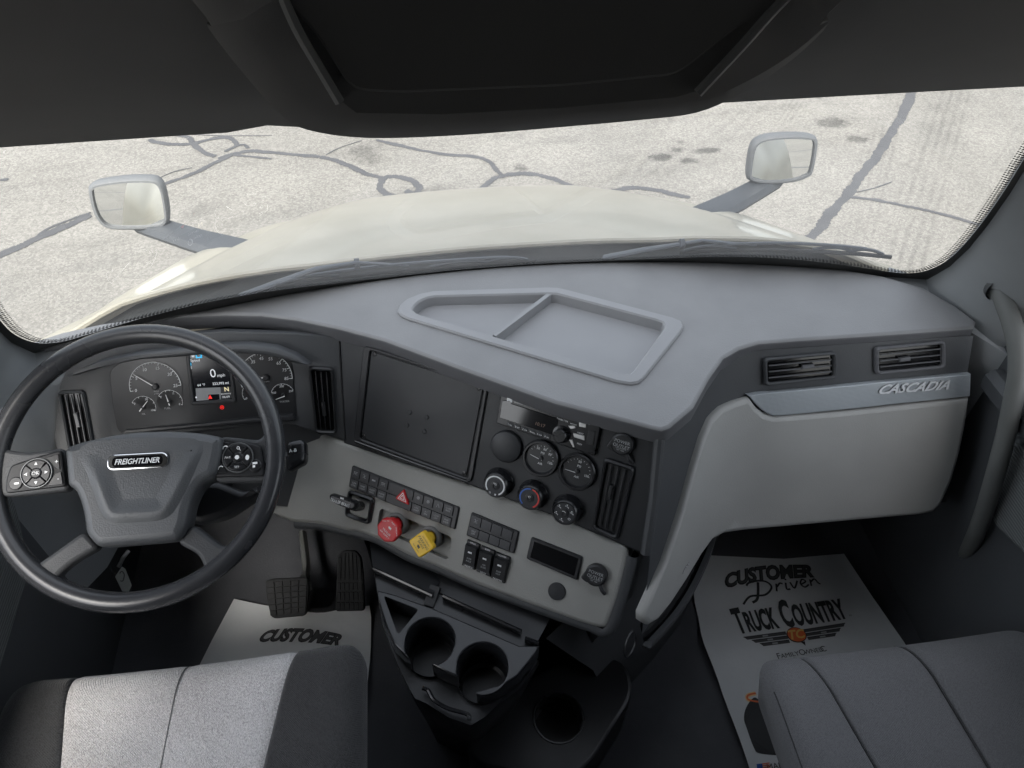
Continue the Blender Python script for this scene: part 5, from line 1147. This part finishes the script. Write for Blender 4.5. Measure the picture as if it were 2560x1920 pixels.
# switch pods
def pod(px, centre, rpx, left):
    S = PW.raised(.012); P = round_poly(ccw(WS(S, px)), .006); q = MB(); q.slab(PW, P, .0, .012, .003); pd = q.build('switch_pod', 'pod_black', sw)
    c = np.array(S.st(*c2(*centre))); r = np.linalg.norm(np.array(S.st(*c2(centre[0]+rpx, centre[1])))-c)
    a_ref = np.array(S.st(*c2(centre[0]+rpx, centre[1]-(.12*rpx if left else .0))))-c; an = math.atan2(a_ref[1], a_ref[0])
    SP = PW.at(*c, .0115, an)
    q = MB(); q.lathe(SP, [(r, 0), (r, .002), (r*.965, .0045), (r*.93, .0045), (r*.91, .003), (r*.90, .0)], 32); q.build('ring', 'dark_satin', pd)
    for k in range(4):
        a0 = math.pi/4+math.pi/2*k; q = MB(); q.slab(SP, arc_band(r*.34, r*.86, a0+.06, a0+math.pi/2-.06, 10), 0, .0048, .0008, 0); am = a0+math.pi/4; p = np.array([math.cos(am), math.sin(am)])*r*.62
        if left: d = p/np.linalg.norm(p); t = np.array([-d[1], d[0]]); q.flat(SP, [tuple(p+d*.0028), tuple(p-d*.002+t*.0026), tuple(p-d*.002-t*.0026)], 1, .0053)
        else:
            if k == 0: q.flat(SP, circle(.0026, 12, *p), 1, .0053, holes=[circle(.0017, 10, *p)]); q.bar2(SP, p+[.002, -.002], p+[.0045, -.0045], .0008, 1, .0053)
            elif k == 1: q.text(SP, 'PLUS', tuple(p), .003, 1, .0053)
            elif k == 2: q.text(SP, 'SET', tuple(p), .0034, 1, .0053)
            else: q.flat(SP, circle(.0032, 12, *p, ry=.0045), 1, .0053)
        q.build('rocker_key', ['black_smooth', 'white_print'], pd)
    q = MB(); q.lathe(SP.at(0, 0, 0), [(r*.32, 0), (r*.32, .005), (r*.27, .006)], 20, 0)
    if left: q.text(SP, 'OK', (0, 0), .0055, 1, .0064)
    else: q.flat(SP, circle(.0036, 12, -.0006, 0), 1, .0064)
    q.build('centre_key', ['black_smooth', 'white_print'], pd)
    return S, pd
S, pd = pod([(58, 792), (190, 748), (332, 706), (345, 800), (358, 905), (190, 925), (26, 945), (32, 860)], (204, 838), 88, True)
for px, t in (([(252, 752), (322, 730), (330, 820), (300, 800)], '+'), ([(302, 838), (335, 826), (346, 896), (260, 905)], '-')):
    P = WS(S, px); c = np.mean(P, axis=0); q = MB(); q.slab(PW, round_poly(ccw(P), .002), .011, .0138, .0008); q.text(PW, t, tuple(c+np.array([.003, 0])), .007, 1, .0142); q.build('side_key', ['black_smooth', 'white_print'], pd)
q = MB(); q.lathe(PW.at(*S.st(*c2(88, 893)), .0115), [(.0105, 0), (.0105, .002), (.0092, .0030)], 20, 0); q.flat(PW, rrect(.007, .003, .0006, *S.st(*c2(96, 893))), 1, .0150); q.build('round_key', ['black_smooth', 'white_print'], pd)
S, pd = pod([(1216, 642), (1320, 660), (1424, 686), (1440, 770), (1445, 850), (1300, 854), (1165, 856), (1190, 745)], (1300, 752), 86, False)
for px, t in (([(1215, 665), (1270, 672), (1235, 720), (1200, 740)], '('), ([(1188, 775), (1215, 790), (1240, 835), (1176, 838)], 'n')):
    P = WS(S, px); c = np.mean(P, axis=0); q = MB(); q.slab(PW, round_poly(ccw(P), .002), .011, .0138, .0008); q.stroke(PW, [tuple(c+np.array(d_)) for d_ in ((-.004, -.002), (-.002, .002), (.002, .003), (.004, .001))], .0018, 1, .0142, sm=3); q.build('phone_key', ['black_smooth', 'white_print'], pd)
q = MB(); q.lathe(PW.at(*S.st(*c2(1393, 795)), .0115), [(.0105, 0), (.0105, .002), (.0092, .0030)], 20, 0); q.flat(PW, rrect(.008, .0035, .0006, *S.st(*c2(1393, 782))), 1, .0150); q.flat(PW, rrect(.004, .004, .0006, *S.st(*c2(1388, 800))), 1, .0150); q.build('round_key', ['black_smooth', 'white_print'], pd)
# column and stalk
col = thing('steering_column', 'black steering column shroud running from the wheel hub down under the dash', 'steering column', WC-PW.n*.2)
q = MB(); A = WC-PW.n*.05+PW.ay*(-.045); B = WC-PW.n*.30+np.array([0, .04, -.01]); q.tube([A, (A+B)/2, B], [.05, .06, .075], 20, flat=1.1); q.build('shroud', 'black', col)
q = MB(); q.tube([WC-PW.n*.26+np.array([0, .06, -.02]), np.array([-.63, 1.18, 1.52]), np.array([-.62, 1.28, 1.30])], .028, 14); q.build('shaft', 'black', col)
PK = PW.raised(-.075); st_px = [(1560, 660), (1640, 644), (1665, 662), (1668, 745), (1660, 775), (1560, 830)]
stalk = thing('gear_stalk', 'stubby black gear selector stalk poking out right of the steering wheel', 'stalk', PK.pos(*PK.st(*c2(1600, 740))))
P = round_poly(ccw(WS(PK, st_px)), .010); q = MB(); q.slab(PW, P, -.105, -.075, .010, 0, back=True, steps=3); q.text(PW, 'A-B', PK.st(*c2(1598, 712)), .006, 1, -.0745); q.build('paddle', ['black_smooth', 'white_print'], stalk, smooth=50)
q = MB(); q.tube([PW.pos(*PK.st(*c2(1600, 740)), -.09), PW.pos(.08, -.02, -.12)], .012, 10); q.build('stem', 'black', stalk)
tilt = thing('tilt_lever', 'dark curved lever on the right of the steering column', 'lever', WC-PW.n*.1)
PT = PW.raised(-.08); q = MB(); q.slab(PW, ccw(cat_rom(WS(PT, [(1180, 880), (1240, 900), (1330, 930), (1400, 905), (1410, 940), (1380, 965), (1290, 1030), (1200, 1080), (1060, 1110), (1010, 1060), (1060, 960), (1110, 890)]), 3, True)), -.13, -.08, .012, 0, back=True, steps=3); q.build('lever_body', 'black', tilt, smooth=50)
# key and tag hanging under the column
key = thing('key_tag', 'pale key tag on a metal ring hanging below the steering wheel hub', 'key tag', on_y(300, 1430, .98))
PKt = Plane(on_y(305, 1440, .98), (1, .1, 0), (.1, -.8, .6)); kt = lambda x, y: PKt.st(x/3.606, 1300+y/3.606)
q = MB(); q.slab(PKt, round_poly([kt(*p) for p in [(1100, 420), (1130, 440), (1188, 590), (1150, 668), (1115, 668), (1038, 510)]], .002), -.001, .0012, .0004, 0, back=True); q.stroke(PKt, [kt(*p) for p in [(1080, 480), (1100, 460), (1122, 490), (1110, 545), (1085, 545)]], .0025, 1, .0016, sm=4); q.build('tag', ['tag_card', 'collar'], key)
c = kt(1045, 440); q = MB(); q.sweep([PKt.pos(c[0]+.011*math.cos(2*math.pi*i/24), c[1]+.011*math.sin(2*math.pi*i/24), 0) for i in range(24)], [(-.0009, -.0009), (.0009, -.0009), (.0009, .0009), (-.0009, .0009)], PKt.n, closed=True); q.build('ring', 'chrome', key)
q = MB(); q.tube([PKt.pos(*kt(1070, 420), 0), PKt.pos(*kt(1110, 340), 0), PKt.pos(*kt(1150, 290), -.01)], .0045, 8); q.build('key_shank', 'satin', key)

# ------------------------------------------------------------------ pedals
cp = lambda x, y: (600+x/5.185, 1300+y/5.185)
BP = Plane(on_z(718, 1500, 1.36), (1, -.03, 0), unit((0, -.55, .84))); bx = lambda x, y: np.array(BP.st(*cp(x, y)))
br = thing('brake_pedal', 'wide brake pedal with a square block tread on a metal arm', 'pedal', BP.o-np.array([0, 0, .1]))
q = MB(); ol = round_poly([tuple(bx(*p)) for p in [(325, 790), (420, 762), (880, 745), (890, 900), (865, 1200), (830, 1245), (450, 1280), (395, 1250), (340, 1000)]], .006); q.slab(BP, ol, -.016, 0, .003, 0, back=True); q.build('pedal_pad', 'rubber', br)
f = quad(BP, [cp(*p) for p in [(340, 800), (880, 765), (858, 1195), (392, 1245)]])
for i in range(5):
    for j in range(6):
        q = MB(); e = .012; q.slab(BP, [f((i+.06)/5, (j+.07)/6), f((i+.94)/5, (j+.07)/6), f((i+.94)/5, (j+.93)/6), f((i+.06)/5, (j+.93)/6)], 0, .004, .001); q.build('tread_block', 'rubber', br)
q = MB(); ap = [on_y(*cp(840, 720), 1.0), on_y(*cp(850, 600), 1.04), on_y(*cp(825, 350), 1.10), on_y(*cp(800, 150), 1.15)]
q.sweep([ap[0]+np.array([0, -.02, -.04])]+cat_rom(ap, 4), [(-.0105, -.006), (-.004, .006), (.004, .006), (.0105, -.006)], (0, -.6, .8)); q.build('pedal_arm', 'pedal_metal', br, smooth=40)
AP = Plane(on_z(877, 1450, 1.36), (1, -.02, 0), unit((0, -.62, .78))); ax_ = lambda x, y: np.array(AP.st(*cp(x, y)))
ac = thing('accelerator_pedal', 'tall ribbed accelerator pedal right of the brake pedal', 'pedal', AP.o-np.array([0, 0, .1]))
q = MB(); ol = round_poly([tuple(ax_(*p)) for p in [(1265, 470), (1330, 400), (1500, 398), (1570, 480), (1600, 700), (1618, 1180), (1235, 1190), (1250, 800)]], .008); q.slab(AP, ol, -.014, 0, .003, 0, back=True); q.build('pedal_pad', 'rubber', ac)
f = quad(AP, [cp(*p) for p in [(1275, 425), (1565, 425), (1610, 1170), (1245, 1175)]])
for i in range(6):
    for (b0, b1) in ((.0 if 0 < i < 5 else .08, .47), (.52, .64), (.68, .82), (.86, .98)):
        q = MB(); q.slab(AP, [f((i+.08)/6, b0), f((i+.86)/6, b0), f((i+.86)/6, b1), f((i+.08)/6, b1)], 0, .0035, .0008); q.build('tread_rib', 'rubber', ac)

# ------------------------------------------------------------------ paper floor mats
class Sheet:
    def __init__(s, z, curl): s.z = z; s.curl = curl
    def pos(s, x, y, h=0.): return np.array([x, y, s.z+s.curl(x, y)+h])
    def st(s, u, v):
        z = s.z
        for _ in range(8): p = on_z(u, v, z); z = s.z+s.curl(p[0], p[1])
        return (float(p[0]), float(p[1]))
def wave(x, y): return .006*math.sin(x*17+1)*math.sin(y*13)+.004*math.sin(y*31+x*9)+.003*abs(math.sin(x*11-y*19+.6))
SH1 = Sheet(FLOOR+.012, lambda x, y: wave(x, y)+.35*max(0, x+.40)**1.5*1.0)
d1 = cat_rom([SH1.st(*p) for p in [(585, 1497), (680, 1516), (790, 1532), (860, 1522), (924, 1514)]], 4)+cat_rom([SH1.st(*p) for p in [(928, 1545), (925, 1650), (915, 1740), (905, 1800)]], 3)+[SH1.st(*p) for p in [(880, 1900), (430, 1900), (440, 1790), (480, 1700), (530, 1600)]]
mat1 = thing('paper_mat', 'white printed paper floor mat in the driver footwell, mostly under the seat', 'floor mat', (-.55, .85, FLOOR), 'paper floor mats')
q = MB(); q.cap(SH1, ccw(d1), 0, 0, grid=.03); q.build('sheet', 'paper', mat1, smooth=80)
def mat_print(S, A, B, root, full):
    """the printed block, drawn along the line from A to B on the sheet"""
    A, B = np.array(A), np.array(B); L_ = np.linalg.norm(B-A); ux = (B-A)/L_; uy = np.array([-ux[1], ux[0]])
    class Pr:
        def pos(s, a, b, h=0): p = A+ux*a+uy*b; return S.pos(p[0], p[1], h)
    P = Pr(); q = MB(); hh = .0016
    # "CUSTOMER" in fat slanted capitals on an arch, with a lighter inside
    arch = lambda a, b: (a+.15*b, b*(1+.10*math.cos(a/L_*5))+.05*L_*math.cos((a)/L_*2.6)-.04*L_)
    q.text(P, 'CUSTOMER', (L_*.5, L_*.14), L_*.155, 0, hh, shear=.25, bold=.06, width=L_*1.02, fn=arch); q.text(P, 'CUSTOMER', (L_*.5, L_*.14), L_*.150, 1, hh+.0006, shear=.25, bold=.008, width=L_*.985, fn=arch)
    if full:
        k = L_; sc = lambda pts: [(x*k, y*k) for x, y in pts]
        q.stroke(P, sc([(.34, .045), (.27, -.13), (.20, -.17)]), .028*k, 0, hh+.0012, sm=5)
        q.stroke(P, sc([(.10, -.17), (.20, -.10), (.36, -.11), (.46, -.04), (.44, .03), (.36, .06), (.24, .05), (.20, .02)]), .022*k, 0, hh+.0012, sm=5)
        q.stroke(P, sc([(.50, -.09), (.53, .0), (.52, -.04), (.57, .0), (.60, -.01)]), .020*k, 0, hh+.0012, sm=4)
        q.stroke(P, sc([(.64, -.0), (.62, -.075), (.66, -.08)]), .020*k, 0, hh+.0012, sm=4); q.flat(P, circle(.012*k, 10, .655*k, .04*k), 0, hh+.0012)
        q.stroke(P, sc([(.69, .0), (.71, -.075), (.78, .01)]), .020*k, 0, hh+.0012, sm=4)
        q.stroke(P, sc([(.80, -.04), (.87, -.01), (.84, .02), (.80, -.03), (.83, -.075), (.89, -.05)]), .018*k, 0, hh+.0012, sm=4)
        q.stroke(P, sc([(.91, -.07), (.93, .01), (.925, -.02), (.98, .01), (1.0, -.04), (1.02, -.06)]), .018*k, 0, hh+.0012, sm=4)
        x = -.06*k
        for t, wd, ht in (('T', .10, .27), ('RUCK', .34, .21)): q.text(P, t, (x, -.36*k+(ht-.21)*k*.5), ht*k, 0, hh, bold=.04, width=wd*k, align='l'); x += (wd+.012)*k
        x += .04*k
        for t, wd, ht in (('C', .12, .27), ('OUNTRY', .58, .21)): q.text(P, t, (x, -.36*k+(ht-.21)*k*.5), ht*k, 0, hh, bold=.04, width=wd*k, align='l'); x += (wd+.012)*k
        q.text(P, 'TM', (x+.01*k, -.45*k), .016*k, 0, hh)
        for sgn in (-1, 1):
            for i in range(3):
                x0, x1 = (.53+sgn*.10)*k, (.53+sgn*(.56-.07*i))*k; y = (-.535-.045*i)*k
                q.flat(P, [(x0, y-.018*k), (x1-sgn*.03*k, y-.018*k), (x1, y+.018*k), (x0, y+.018*k)], 1, hh); q.flat(P, [(x0, y+.008*k), (x1, y+.010*k), (x1, y+.018*k), (x0, y+.018*k)], 0, hh+.0005)
                xm = (x0+x1)/2; q.flat(P, [(xm-.03*k, y-.012*k), (xm+.03*k, y-.012*k), (xm+.03*k, y+.006*k), (xm-.03*k, y+.006*k)], 5, hh+.0006)
        q.flat(P, circle(.105*k, 32, .53*k, -.57*k, ry=.085*k), 0, hh+.001); q.flat(P, circle(.096*k, 32, .53*k, -.57*k, ry=.077*k), 2, hh+.0022); q.text(P, 'TC', (.53*k, -.57*k), .095*k, 3, hh+.0058, shear=.3, bold=.03); q.flat(P, [(.54*k, -.65*k), (.585*k, -.65*k), (.57*k, -.70*k)], 0, hh)
        q.text(P, 'F', (.24*k, -.76*k), .062*k, 0, hh, align='l'); q.text(P, 'AMILY', (.275*k, -.765*k), .048*k, 0, hh, align='l'); q.text(P, 'O', (.47*k, -.76*k), .062*k, 0, hh, align='l'); q.text(P, 'WNED', (.52*k, -.765*k), .048*k, 0, hh, align='l'); q.text(P, 'C', (.70*k, -.76*k), .062*k, 0, hh, align='l')
    q.build('print', ['ink', 'ink_soft', 'orange_print', 'gold_print', 'blue_print', 'grey_print', 'red_print', 'pale_gold_print'], root, smooth=0)
    return P
mat_print(SH1, SH1.st(648, 1612), SH1.st(846, 1622), mat1, False)
SH2 = Sheet(FLOOR+.010, lambda x, y: wave(x, y)+.9*max(0, .47-x-.06*(y-.7))**1.6+.6*max(0, y-.93)**1.5)
d2 = [SH2.st(*p) for p in [(1768, 1388), (1850, 1392), (1960, 1397), (2060, 1388), (2110, 1384)]]+[SH2.st(*p) for p in [(2180, 1490), (2260, 1605), (2330, 1720), (2300, 1960), (1885, 1960)]]+cat_rom([SH2.st(*p) for p in [(1872, 1915), (1835, 1810), (1795, 1700), (1760, 1610), (1746, 1545), (1735, 1490), (1742, 1440), (1756, 1400)]], 3)
mat2 = thing('paper_mat', 'white printed paper floor mat in the passenger footwell with a winged emblem', 'floor mat', (.65, .75, FLOOR), 'paper floor mats')
q = MB(); q.cap(SH2, ccw(d2), 0, 0, grid=.03); q.build('sheet', 'paper', mat2, smooth=80)
Pm = mat_print(SH2, SH2.st(1822, 1478), SH2.st(2040, 1450), mat2, True)
c6 = lambda x, y: SH2.st(1700+x/2.9625, 1360+y/2.9625)
q = MB(); q.flat(SH2, ccw(cat_rom([c6(*p) for p in [(545, 1140), (600, 1160), (720, 1160), (900, 1400), (820, 1550), (600, 1555), (545, 1510), (490, 1360), (472, 1290), (490, 1210)]], 4, True)), 0, .002)
q.stroke(SH2, [c6(*p) for p in [(560, 1108), (510, 1120), (495, 1140), (515, 1160), (600, 1175)]], .009, 3, .0016, sm=5); q.stroke(SH2, [c6(*p) for p in [(560, 1108), (510, 1120), (495, 1140), (515, 1160), (600, 1175)]], .004, 2, .0026, sm=5)
fl = [c6(*p) for p in [(565, 1632), (660, 1620), (668, 1690), (575, 1700)]]; ff = lambda a, b: tuple((np.array(fl[0])*(1-a)+np.array(fl[1])*a)*(1-b)+(np.array(fl[3])*(1-a)+np.array(fl[2])*a)*b)
q.flat(SH2, [ff(0, 0), ff(.45, 0), ff(.45, .6), ff(0, .6)], 4, .002)
for i in range(5): q.flat(SH2, [ff(.45 if i < 3 else 0, i/5), ff(1, i/5), ff(1, i/5+.11), ff(.45 if i < 3 else 0, i/5+.11)], 2, .002)
a, b_ = np.array(c6(672, 1650)), np.array(c6(740, 1640)); q.text(SH2, 'MAD', tuple((a+b_)/2), .012, 0, .002, ang=math.atan2(b_[1]-a[1], b_[0]-a[0]))
q.build('lower_print', ['ink', 'ink_soft', 'orange_print', 'pale_gold_print', 'blue_print'], mat2, smooth=0)

# ------------------------------------------------------------------ seats
def cushion(root, x0, x1, yf, yb, zt, cuts, thick, rf, rs, mats, names, skew=0., sag=.012, bol=.018, grooves=()):
    """seat cushion as one rounded form, cut into its sewn panels along x"""
    xs_all = []
    def z_at(x, y):
        e = min(x-x0, x1-x); f_ = yf-y; z = zt
        if e < rs: z -= rs*.9*(1-math.sqrt(max(0, 1-(1-e/rs)**2)))
        if f_ < rf: z -= rf*.8*(1-math.sqrt(max(0, 1-(1-f_/rf)**2)))
        m = (x-(x0+x1)/2)/((x1-x0)/2); z += bol*(m*m) if abs(m) < .8 else bol*.64
        z -= sag*math.exp(-((x-(x0+x1)/2)/.16)**2)*min(1, max(0, f_/.25))
        for gx in grooves:
            z -= .004*math.exp(-((x-gx(y))/.006)**2)
        return z
    for (c0, c1_), mt, nm in zip(zip(cuts[:-1], cuts[1:]), mats, names):
        q = MB(); R = []; ny, nx_ = 44, 26
        for j in range(ny+1):
            f_ = (j/ny)**1.6; y = yf-(yf-yb)*f_; row = []
            xa, xb = c0(y), c1_(y); rc = .055; fd = yf-y
            pull = rc*(1-math.sqrt(max(0, 1-(1-fd/rc)**2))) if fd < rc else 0
            if c0 is cuts[0]: xa += pull
            if c1_ is cuts[-1]: xb -= pull
            for i in range(nx_+1):
                x = xa+(xb-xa)*i/nx_; z = z_at(x, y); d = min(i, nx_-i)/nx_*(xb-xa)
                if 0 < i < nx_ or True:
                    edge_in = (i == 0 and c0 is not cuts[0]) or (i == nx_ and c1_ is not cuts[-1])
                    if edge_in: z -= .006
                row.append((x, y, z))
            R.append(row)
        first = [(p[0], p[1]-.004, p[2]-thick*.5) for p in R[0]]; low_ = [(p[0], p[1]-.02, p[2]-thick) for p in R[0]]
        R = [low_, first]+R
        if c0 is cuts[0]:
            for k, row in enumerate(R): row.insert(0, (row[0][0]+.022, row[0][1], zt-thick))
        else:
            for row in R: row.insert(0, (row[0][0]+.003, row[0][1], row[0][2]-.02))
        if c1_ is cuts[-1]:
            for row in R: row.append((row[-1][0]-.012, row[-1][1], zt-thick))
        else:
            for row in R: row.append((row[-1][0]-.003, row[-1][1], row[-1][2]-.02))
        q.loft(R, 0, closed=False); q.f = [f_[::-1] for f_ in q.f]; q.build(nm, mt, root, smooth=50)
    return z_at
ds = thing('driver_seat', 'driver seat cushion with pale heather centre and dark side bolsters', 'seat', (-.62, .35, FLOOR), 'cab seats')
ZS = 1.735
on = lambda u, v, z=ZS: on_z(u, v, z)
L0, L1 = on(170, 1690), on(150, 1919); M0, M1 = on(735, 1612), on(655, 1919); N0, N1 = on(905, 1680), on(912, 1919)
ln = lambda p, k: (lambda y: p[0]+(k[0]-p[0])*(p[1]-y)/(p[1]-k[1]))
xl, xr = -.90, N0[0]+.004
yf = (L0[1]+M0[1])/2+.012
zf_ = cushion(ds, xl, xr, yf, -.12, ZS, [lambda y: xl, ln(L0, L1), ln(M0, M1), lambda y: xr], .13, .075, .055, ['seat_dark', 'seat_light', 'seat_dark'], ['side_bolster', 'centre_panel', 'side_bolster'], grooves=[ln(on(455, 1640), on(395, 1919))])
q = MB(); pth = []
gl_ = ln(on(455, 1640), on(395, 1919))
for y in np.linspace(yf-.002, -.1, 60): pth.append((gl_(y), y, zf_(gl_(y), y)+.0026))
q.tube(pth, .0011, 5); q.build('centre_seam', 'rail', ds)
q = MB(); q.box(ZUP(FLOOR), (xl+xr)/2, .22, .42, .50, 0, .36, .01); q.build('seat_base', 'black', ds)
q = MB(); q.box(ZUP(1.60), (xl+xr)/2, .24, .50, .60, -.03, .03, .02); q.build('seat_pan', 'black', ds)
ps = thing('passenger_seat', 'passenger seat cushion in plain grey fabric with two sewn seams', 'seat', (.64, .3, FLOOR), 'cab seats')
ZP = 1.65
o2 = lambda u, v: on_z(u, v, ZP)
a0, a1 = o2(1888, 1690), o2(2000, 1919); s0, s1 = o2(2020, 1632), o2(2190, 1919); t0, t1 = o2(2275, 1588), o2(2480, 1919)
xl2 = a0[0]+.018; yf2 = (s0[1]+t0[1])/2+.014
zp_ = cushion(ps, xl2, .945, yf2, -.15, ZP, [lambda y: xl2, ln(s0, s1), ln(t0, t1), lambda y: .945], .14, .10, .05, ['seat_grey']*3, ['seat_panel']*3, sag=.006, bol=.012)
for lnn in (ln(s0, s1), ln(t0, t1)):
    q = MB(); q.tube([(lnn(y), y, zp_(lnn(y), y)-.0035) for y in np.linspace(yf2-.002, -.1, 40)], .0028, 6); q.build('seam_piping', 'seat_dark', ps)
q = MB(); q.tube([(xl2+.010, y, zp_(xl2+.010, y)+.0006) for y in np.linspace(yf2-.075, -.1, 40)], .0012, 5); q.build('edge_seam', 'seat_dark', ps)
q = MB(); q.box(ZUP(FLOOR), .65, .15, .42, .50, 0, .30, .01); q.build('seat_base', 'black', ps)
# pale sill strip low on the passenger door side
A, B = on_z(2398, 1432, 1.30), on_z(2500, 1560, 1.30)
q = MB(); q.sweep([A, B, B+(B-A)*1.5], [(-.012, -.02), (.012, -.02), (.012, .004), (-.010, .006)], (0, 0, 1)); tag(q.build('sill_strip', 'sill'), 'pale narrow sill strip on the floor beside the passenger door', 'sill strip')
